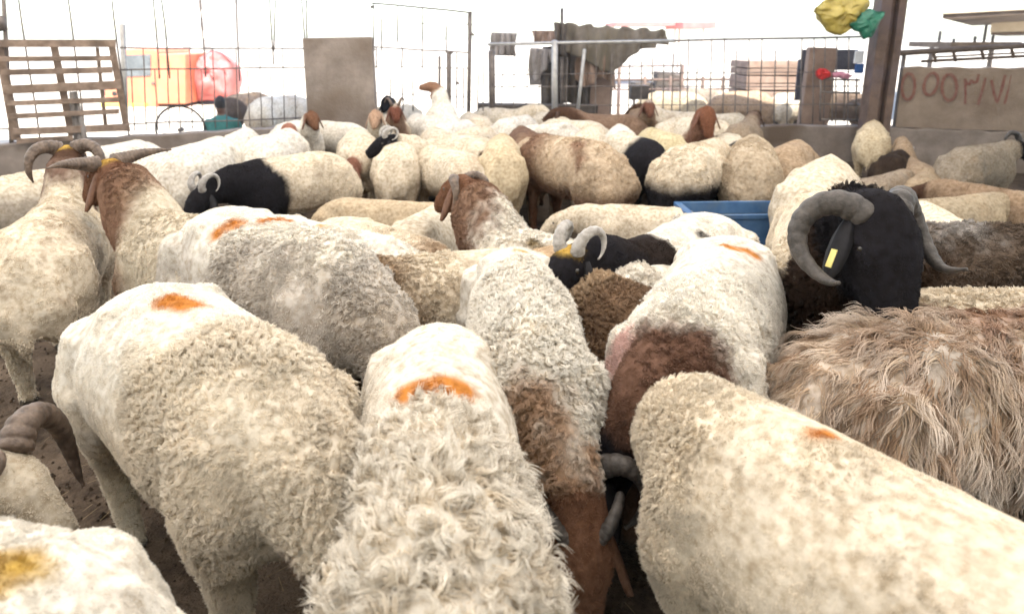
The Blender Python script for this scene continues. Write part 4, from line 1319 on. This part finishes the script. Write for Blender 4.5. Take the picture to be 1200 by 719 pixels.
def paint(S, Q):
    """fleece colour at local points Q"""
    n = len(Q)
    seed = S['seed']
    c = np.tile(np.array(S['base'], float), (n, 1))

    def over(w, col):
        nonlocal c
        w = np.clip(w, 0, 1)[:, None]
        c = c * (1 - w) + np.array(col, float) * w

    def cap(a, b, r, soft):
        a, b = np.array(a, float), np.array(b, float)
        ab = b - a
        t = np.clip(((Q - a) @ ab) / (ab @ ab + 1e-9), 0, 1)
        d = np.linalg.norm(Q - (a + t[:, None] * ab), axis=1)
        d = d + fbm(Q, 9, seed + 2) * soft * 1.1 + fbm(Q, 26, seed + 8, 2) * soft * .9
        return 1 - sstep(r - soft, r + soft, d)
    # fleece staining, with painted shade lower down to set bodies apart
    n1 = fbm(Q, 3.2, seed)
    n2 = fbm(Q, 11, seed + 7)
    d = S['dirt_shade'] * (1.0 if S['dist'] < 3.2 else 1.5)  # stronger on farther sheep so their bodies separate
    over(sstep(.05, .55, n1 + .3 * n2) * .42 * d, TAN)
    over(sstep(.0, .6, fbm(Q, 2.1, seed + 11) + (.46 - Q[:, 2]) * 1.7) * .75 * d, (.33, .25, .175))  # belly dirt mixed with painted shade on the lower sides
    over(sstep(.52, .80, vnoise(Q, 15, seed + 15) + .25 * vnoise(Q, 37, seed + 16)) * .45 * min(1.0, d + .2), (.20, .14, .09))
    c *= (1 + .13 * n2 + .07 * fbm(Q, 30, seed + 4))[:, None]
    if S['bellyc'] is not None:
        over(sstep(.0, .12, S['bellyz'] + .06 * n1 - Q[:, 2]), S['bellyc'])
    if S['front'] is not None:
        xf, colf, soft = S['front']
        over(sstep(-soft, soft, Q[:, 0] - xf + .10 * n1 + .05 * n2 + (.6 - Q[:, 2]) * .25), colf)
    P, D = S['P'], S['D']
    if S['neck'] is not None:
        over(cap(S['n0'] + np.array([.15, 0, .02]), P, S['neckr'] or .155 + .03 * S['neckw'], .04), S['neck'])
    for mk in S['marks']:
        (a, b, r, soft, col) = mk
        over(cap(a, b, r, soft) * (.98 + .45 * fbm(Q, 28, seed + 51)), col)
    over(cap(P - D * .01, P + D * .28 * S['hs'], .115 * S['hs'], .018), S['face'])
    lw = (1 - sstep(.24, .36, Q[:, 2] + .03 * n1)) if S['lie'] < .2 else np.zeros(n)
    over(lw, S['legs'])
    if S['lie'] < .2:
        over(1 - sstep(.03, .05, Q[:, 2]), (.03, .025, .02))
    if S.get('crown') is not None:
        over(cap(P + S['Up'] * .06, P + S['Up'] * .09, .05, .02), S['crown'])
    c = c * (1 + .11 * fbm(Q, 19, seed + 61) + .10 * vnoise(Q, 60, seed + 63))[:, None]
    return np.clip(c, .004, .9)


def wool_len(S, Q):
    x = Q[:, 0]
    L = np.full(len(Q), S['wool'] * (.62 if S['kind'] == 'fleece' else 1.0))
    sh = S['shorn']
    n = fbm(Q, 5, S['seed'] + 31)
    if sh is not None:
        t = sstep(sh - .10, sh + .12, x + .08 * n + .05 * fbm(Q, 14, S['seed'] + 37))
        L = L * t + .006 * (1 - t)
    L *= (1 + .35 * n) * (1.0 if S['dist'] < 3.0 else .55)
    L *= .68 + .32 * sstep(-.55, .15, vnoise(Q, 8, S['seed'] + 33)) + .10 * vnoise(Q, 3.5, S['seed'] + 35)
    P, D = S['P'], S['D']
    ab = D * .3
    t = np.clip(((Q - P) @ ab) / (ab @ ab), 0, 1)
    dh = np.linalg.norm(Q - (P + t[:, None] * ab), axis=1)
    w = sstep(.085, .15, dh)
    L = L * w + .006 * (1 - w)
    if S['lie'] < .2:
        w = sstep(.26, .42, Q[:, 2])
        L = L * w + .010 * (1 - w)
    return L


def to_world_np(S, V):
    c, s = math.cos(S['yaw']), math.sin(S['yaw'])
    cp, sp = math.cos(S['pitch']), math.sin(S['pitch'])
    x = V[:, 0] * cp - V[:, 2] * sp
    z = V[:, 0] * sp + V[:, 2] * cp
    y = V[:, 1]
    return np.stack([x * c - y * s, x * s + y * c, z], 1)


def finish(S):
    me = S['mesh']
    me.name = 'sheep_body'
    nv = len(me.vertices)
    V = np.empty(nv * 3, np.float32)
    me.vertices.foreach_get('co', V)
    V = V.reshape(-1, 3).astype(float)
    Nn = np.empty(nv * 3, np.float32)
    me.vertex_normals.foreach_get('vector', Nn)
    Nn = Nn.reshape(-1, 3).astype(float)
    seed = S['seed']
    L = wool_len(S, V)
    near = S['dist'] < 4.2
    amp = np.clip(L, 0, .045) * .32
    V2 = V + Nn * (amp * (fbm(V, 16 if near else 9, seed + 3, 2) * 1.0))[:, None] + Nn * (.010 * fbm(V, 4.5, seed + 6, 2))[:, None]
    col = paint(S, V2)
    me.vertices.foreach_set('co', V2.astype(np.float32).ravel())
    me.update()
    at = me.color_attributes.new('col', 'FLOAT_COLOR', 'POINT')
    at.data.foreach_set('color', np.concatenate([col * .86, np.ones((nv, 1))], 1).astype(np.float32).ravel())
    me.polygons.foreach_set('use_smooth', [True] * len(me.polygons))
    root = empty('sheep', (S['pos'].x, S['pos'].y, S['zadj'] - S['lie'] * S['s']), S['label'], 'sheep', S.get('grp', 'sheep crowded in the pen'))
    root.rotation_euler = (0, -S['pitch'], S['yaw'])
    root.scale = (S['s'],) * 3
    me.materials.clear()
    me.materials.append(M['body'])
    body = link('body', me, None, root)
    # ---------------- wool
    me.calc_loop_triangles()
    nt = len(me.loop_triangles)
    tri = np.empty(nt * 3, np.int32)
    me.loop_triangles.foreach_get('vertices', tri)
    tri = tri.reshape(-1, 3)
    A, B, C = V2[tri[:, 0]], V2[tri[:, 1]], V2[tri[:, 2]]
    cr = np.cross(B - A, C - A)
    area = np.linalg.norm(cr, axis=1) / 2
    fn = nrm(cr)
    ctr = (A + B + C) / 3
    # thin out the wool on faces turned well away from where one stands, and under the belly
    wc = to_world_np(S, ctr * S['s']) + np.array([S['pos'].x, S['pos'].y, S['zadj'] - S['lie'] * S['s']])
    wnrm = to_world_np(S, fn)
    vd = nrm(np.array([0, 0, CAM_H]) - wc)
    fac = np.sum(wnrm * vd, axis=1)
    dens = np.where(fac > -.35, 1.0, .10) * np.where(wc[:, 2] < -.02, 0, 1)
    d = max(S['dist'], .9)
    sp = min(.026, max(.0072, .0050 * d if d < 3 else .0042 * d)) * S['lock']
    nh = 12 if d < 4.5 else 8
    if S['far']:
        sp, nh = .05, 6
    wgt = area * dens
    ng = int(wgt.sum() * S['s'] ** 2 / sp ** 2 * S['dens'])
    rng = np.random.default_rng(seed)
    pick = rng.choice(nt, ng, p=wgt / wgt.sum())
    r1, r2 = np.sqrt(rng.random(ng)), rng.random(ng)
    Gp = A[pick] * (1 - r1)[:, None] + B[pick] * (r1 * (1 - r2))[:, None] + C[pick] * (r1 * r2)[:, None]
    Gn = fn[pick]
    Lg = wool_len(S, Gp) * rng.uniform(.7, 1.25, ng)
    longw = sstep(.006, .020, Lg)
    comb = np.array([-.55, 0, -.65])
    shag = S['kind'] == 'shaggy'
    cf = (1.5 if shag else .35 + .55 * (1 - longw))
    cf = np.full(ng, cf) if np.isscalar(cf) else cf
    lat = nrm(np.cross(Gn, np.array([1, 0, 0.])))
    cv = comb[None, :] + (np.array([-.15, 0, -1.0]) - comb) * (1.0 if shag else 0.0)
    jit = np.stack([vnoise(Gp, 8, seed + 41), vnoise(Gp, 8, seed + 43), vnoise(Gp, 8, seed + 47)], 1) * (.55 if not shag else .38) + rng.normal(0, .22, (ng, 3)) * ((.35 + .65 * longw)[:, None] if not shag else .6)
    Dr = nrm(Gn * (1.0 if not shag else .42) + cv * cf[:, None] + jit)
    # never point back into the body
    dn = np.sum(Dr * Gn, 1)
    Dr = nrm(Dr + Gn * np.clip(.30 - dn, 0, 2)[:, None])
    t1 = nrm(np.cross(Dr, Gn + rng.normal(0, .3, (ng, 3))))
    t2 = np.cross(Dr, t1)
    npnt = 6 if (d < 3.2) else 4
    ts = np.linspace(0, 1, npnt)
    ph = rng.uniform(0, 6.28, ng)
    om = rng.uniform(4.5, 8.5, ng) * (1 if not shag else .9)
    ca = (S['curl'] if not shag else .15) * Lg * longw
    G = np.repeat(np.arange(ng), nh)
    nhair = ng * nh
    ang = rng.uniform(0, 6.28, nhair)
    rad = np.sqrt(rng.random(nhair)) * sp * .95 / S['s']
    gt1 = nrm(np.cross(Gn, np.array([.31, .52, .8])))
    gt2 = np.cross(Gn, gt1)
    off = gt1[G] * (np.cos(ang) * rad)[:, None] + gt2[G] * (np.sin(ang) * rad)[:, None]
    clump = S['clump'] * (.06 + .94 * longw) * (1.0 if d < 3.2 else .7)
    lenj = rng.uniform(.75, 1.15, nhair)
    pos = np.empty((nhair, npnt, 3), np.float32)
    frz = rng.normal(0, .10, (nhair, 3)) * Lg[G][:, None]
    for k, t in enumerate(ts):
        cx = Dr * (Lg * t)[:, None]
        cx = cx + t1 * (ca * t ** .6 * np.cos(ph + om * t))[:, None] + t2 * (ca * t ** .6 * np.sin(ph + om * t))[:, None]
        if shag:
            cx[:, 2] -= Lg * t * t * .45
        pos[:, k, :] = Gp[G] + cx[G] * lenj[:, None] + off * (1 - clump[G] * t ** .8)[:, None] + frz * (t * t) - Gn[G] * .003
    hc = bpy.data.hair_curves.new('wool')
    hc.add_curves([npnt] * nhair)
    hc.position_data.foreach_set('vector', pos.ravel())
    rr = max(.0007, .00042 * d) / S['s'] * (1.5 if S['far'] else 1)
    rad_t = np.array([1.0, .95, .85, .45]) if npnt == 4 else np.array([1, 1, .95, .85, .65, .3])
    ra = hc.attributes.get('radius') or hc.attributes.new('radius', 'FLOAT', 'POINT')
    ra.data.foreach_set('value', np.tile(rad_t * rr, nhair).astype(np.float32))
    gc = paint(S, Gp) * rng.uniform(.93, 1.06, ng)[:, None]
    if shag:
        mixw = np.clip(.5 + 1.1 * vnoise(Gp, 13, seed + 71) + rng.normal(0, .25, ng), 0, 1)[:, None]
        gc = gc * (1.12 * (1 - mixw) + mixw * np.array([.66, .56, .49]))
    hcC = gc[G] * rng.uniform(.9, 1.08, nhair)[:, None]
    ac = hc.attributes.new('col', 'FLOAT_COLOR', 'CURVE')
    ac.data.foreach_set('color', np.concatenate([np.clip(hcC, 0, .92), np.ones((nhair, 1))], 1).astype(np.float32).ravel())
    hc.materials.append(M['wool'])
    wo_ = bpy.data.objects.new('wool', hc)
    COL.objects.link(wo_)
    wo_.parent = root
    global NHAIR
    NHAIR += nhair
    # ---------------- ears, eyes, horns, tag
    P, D, Lt, Up = S['P'], S['D'] * S['hs'], S['Lt'] * S['hs'], S['Up'] * S['hs']
    if S['ears']:
        for sy in (-1, 1):
            b0 = P - D * .005 + Lt * sy * .062 + Up * .012
            dirn = nrm(Lt * sy * .34 + np.array([0, 0, -.92]) + D * .10 + Up * .05)
            sid = nrm(np.cross(dirn, Lt * sy + Up * .2))
            nn = np.cross(dirn, sid)
            vs, fs = [], []
            prof = [(0, .015), (.025, .024), (.06, .033), (.10, .034), (.14, .027), (.165, .015), (.178, .004)]
            for (l, w_) in prof:
                for (a_, h_) in ((-1, .008), (-.45, -.004), (.45, -.004), (1, .008), (.45, .004), (-.45, .004)):
                    vs.append(b0 + dirn * l + sid * w_ * a_ + nn * (h_ - .004) * (1 if l > 0 else .6) + dirn * 0)
            for i in range(len(prof) - 1):
                for q in range(6):
                    q2 = (q + 1) % 6
                    fs.append((i * 6 + q, i * 6 + q2, i * 6 + 6 + q2, i * 6 + 6 + q))
            fs.append((5, 4, 3, 2, 1, 0))
            m_ = MB().add(vs, fs).mesh('ear')
            cc = m_.color_attributes.new('col', 'FLOAT_COLOR', 'POINT')
            ec = np.array(S['earc'] or S['face']) * .9
            cc.data.foreach_set('color', np.tile(np.append(ec, 1), len(vs)).astype(np.float32))
            eo = link('ear', m_, 'ear', root, True)
            if S['ear_tag'] == sy:
                b1 = b0 + dirn * .085 + nn * (.008 if np.dot(nn, -Lt * sy) < 0 else -.008)
                sgn = 1 if np.dot(nn, Lt * sy) > 0 else -1
                b1 = b0 + dirn * .115 + nn * sgn * .007
                q = [b1 + sid * .0085 * a_ + dirn * .024 * c_ + nn * sgn * e_ for e_ in (0, .004) for a_, c_ in ((-1, -1), (1, -1), (1, 1), (-1, 1))]
                tg = link('ear_tag', MB().add(q, [(0, 1, 2, 3), (7, 6, 5, 4), (1, 0, 4, 5), (2, 1, 5, 6), (3, 2, 6, 7), (0, 3, 7, 4)]), 'tag', root)
    if S['dist'] < 6.5 and not S['far']:
        for sy in (-1, 1):
            e0 = P + D * .062 + Lt * sy * .063 + Up * .022
            link('eye', MB().tube([e0 - Lt * sy * .008, e0, e0 + Lt * sy * .006, e0 + Lt * sy * .009], [.010, .013, .010, .004], 10), 'eye', root, True)
    if S['horns']:
        hs = S['horns']
        if 'pts' in hs:
            for sy in (-1, 1):
                K = np.array(hs['pts'], float)
                kk = np.linspace(0, len(K) - 1, 110)
                Kc = np.stack([np.interp(kk, np.arange(len(K)), K[:, q]) for q in range(3)], 1)
                for _ in range(90):
                    Kc[1:-1] = (Kc[:-2] + 2 * Kc[1:-1] + Kc[2:]) / 4
                pts = [P + D * a_ + Lt * sy * b_ + Up * c_ for a_, b_, c_ in Kc]
                link('horn', MB().tube(pts, [max(.005, hs['r'] * (1 - i / 109.5) ** .65) * (1 + .13 * (abs(math.sin(i * .42 + .3 * math.sin(i * .13))) ** .6 - .6) * (1 - .6 * i / 110)) for i in range(110)], 14), S['horn_mat'], root, True)
            return root
        for sy in (-1, 1):
            hb = P + D * .005 + Lt * sy * .038 + Up * .055
            Rr, turns, latk, r0 = hs['R'], hs['turns'], hs['lat'], hs['r']
            nseg = 44
            pts, rr_ = [], []
            for i in range(nseg):
                u = i / (nseg - 1)
                th = u * turns * 2 * math.pi
                Rk = Rr * (1 - hs.get('tight', .15) * u)
                p = hb + Up * (Rk * math.sin(th) * hs.get('up', .8)) - D * (Rk * (1 - math.cos(th))) + Lt * sy * (latk * (u ** hs.get('lp', 1.0)))
                p = p + np.array([0, 0, hs.get('dz', 0.0)]) * u
                pts.append(p)
                rr_.append(max(.004, r0 * (1 - u) ** .75) * (1 + .07 * math.sin(i * 2.1)))
            link('horn', MB().tube(pts, rr_, 10), S['horn_mat'], root, True)
    return root


NHAIR = 0
tmps = []
for i, S in enumerate(SHEEP):
    S['seed'] = 100 + sum(ord(ch) * (k_ + 1) for k_, ch in enumerate(S['label'])) % 5000
    tmps.append(build_body(S))
bpy.context.view_layer.update()
deps = bpy.context.evaluated_depsgraph_get()
mm = bpy.data.meshes.new_from_object(tmp_man.evaluated_get(deps))
held = [bpy.data.meshes.new_from_object(t.evaluated_get(deps)) for t in tmps]   # evaluate every body once
for t in tmps + [tmp_man]:
    old = t.data
    bpy.data.objects.remove(t)
    bpy.data.meshes.remove(old)
for S, hm in zip(SHEEP, held):
    S['mesh'] = hm
    finish(S)
print('sheep', len(SHEEP), 'hairs', NHAIR)

# person: body mesh split by colour, then clothes as faces of one continuous figure
mm.name = 'body'
mm.materials.clear()
for k in ('teal', 'skin', 'hair', 'trouser'):
    mm.materials.append(M[k])
for p in mm.polygons:
    c = p.center
    if c.z > hz - .15:
        p.material_index = 2 if (c.y < .055 and c.z > hz - .05) or c.z > hz + .045 else 1
    elif c.z < hz - .66:
        p.material_index = 3
    else:
        p.material_index = 0
    p.use_smooth = True
link('body', mm, None, man)

# ------------------------------------------------------------------ thin haze volume added to imitate lens flare over the whole place
hx = MB().box((0, 20, 4.0), (150, 130, 10.4))
mh = bpy.data.materials.new('flare_veil')
mh.use_nodes = True
nt_ = mh.node_tree
nt_.nodes.remove(nt_.nodes['Principled BSDF'])
pv = nt_.nodes.new('ShaderNodeVolumePrincipled')
pv.inputs['Color'].default_value = (1.0, .97, .93, 1)
pv.inputs['Density'].default_value = 0.003
pv.inputs['Anisotropy'].default_value = 0.3
nt_.links.new(pv.outputs[0], nt_.nodes['Material Output'].inputs['Volume'])
tag(link('flare_haze', hx, mh), kind='stuff')
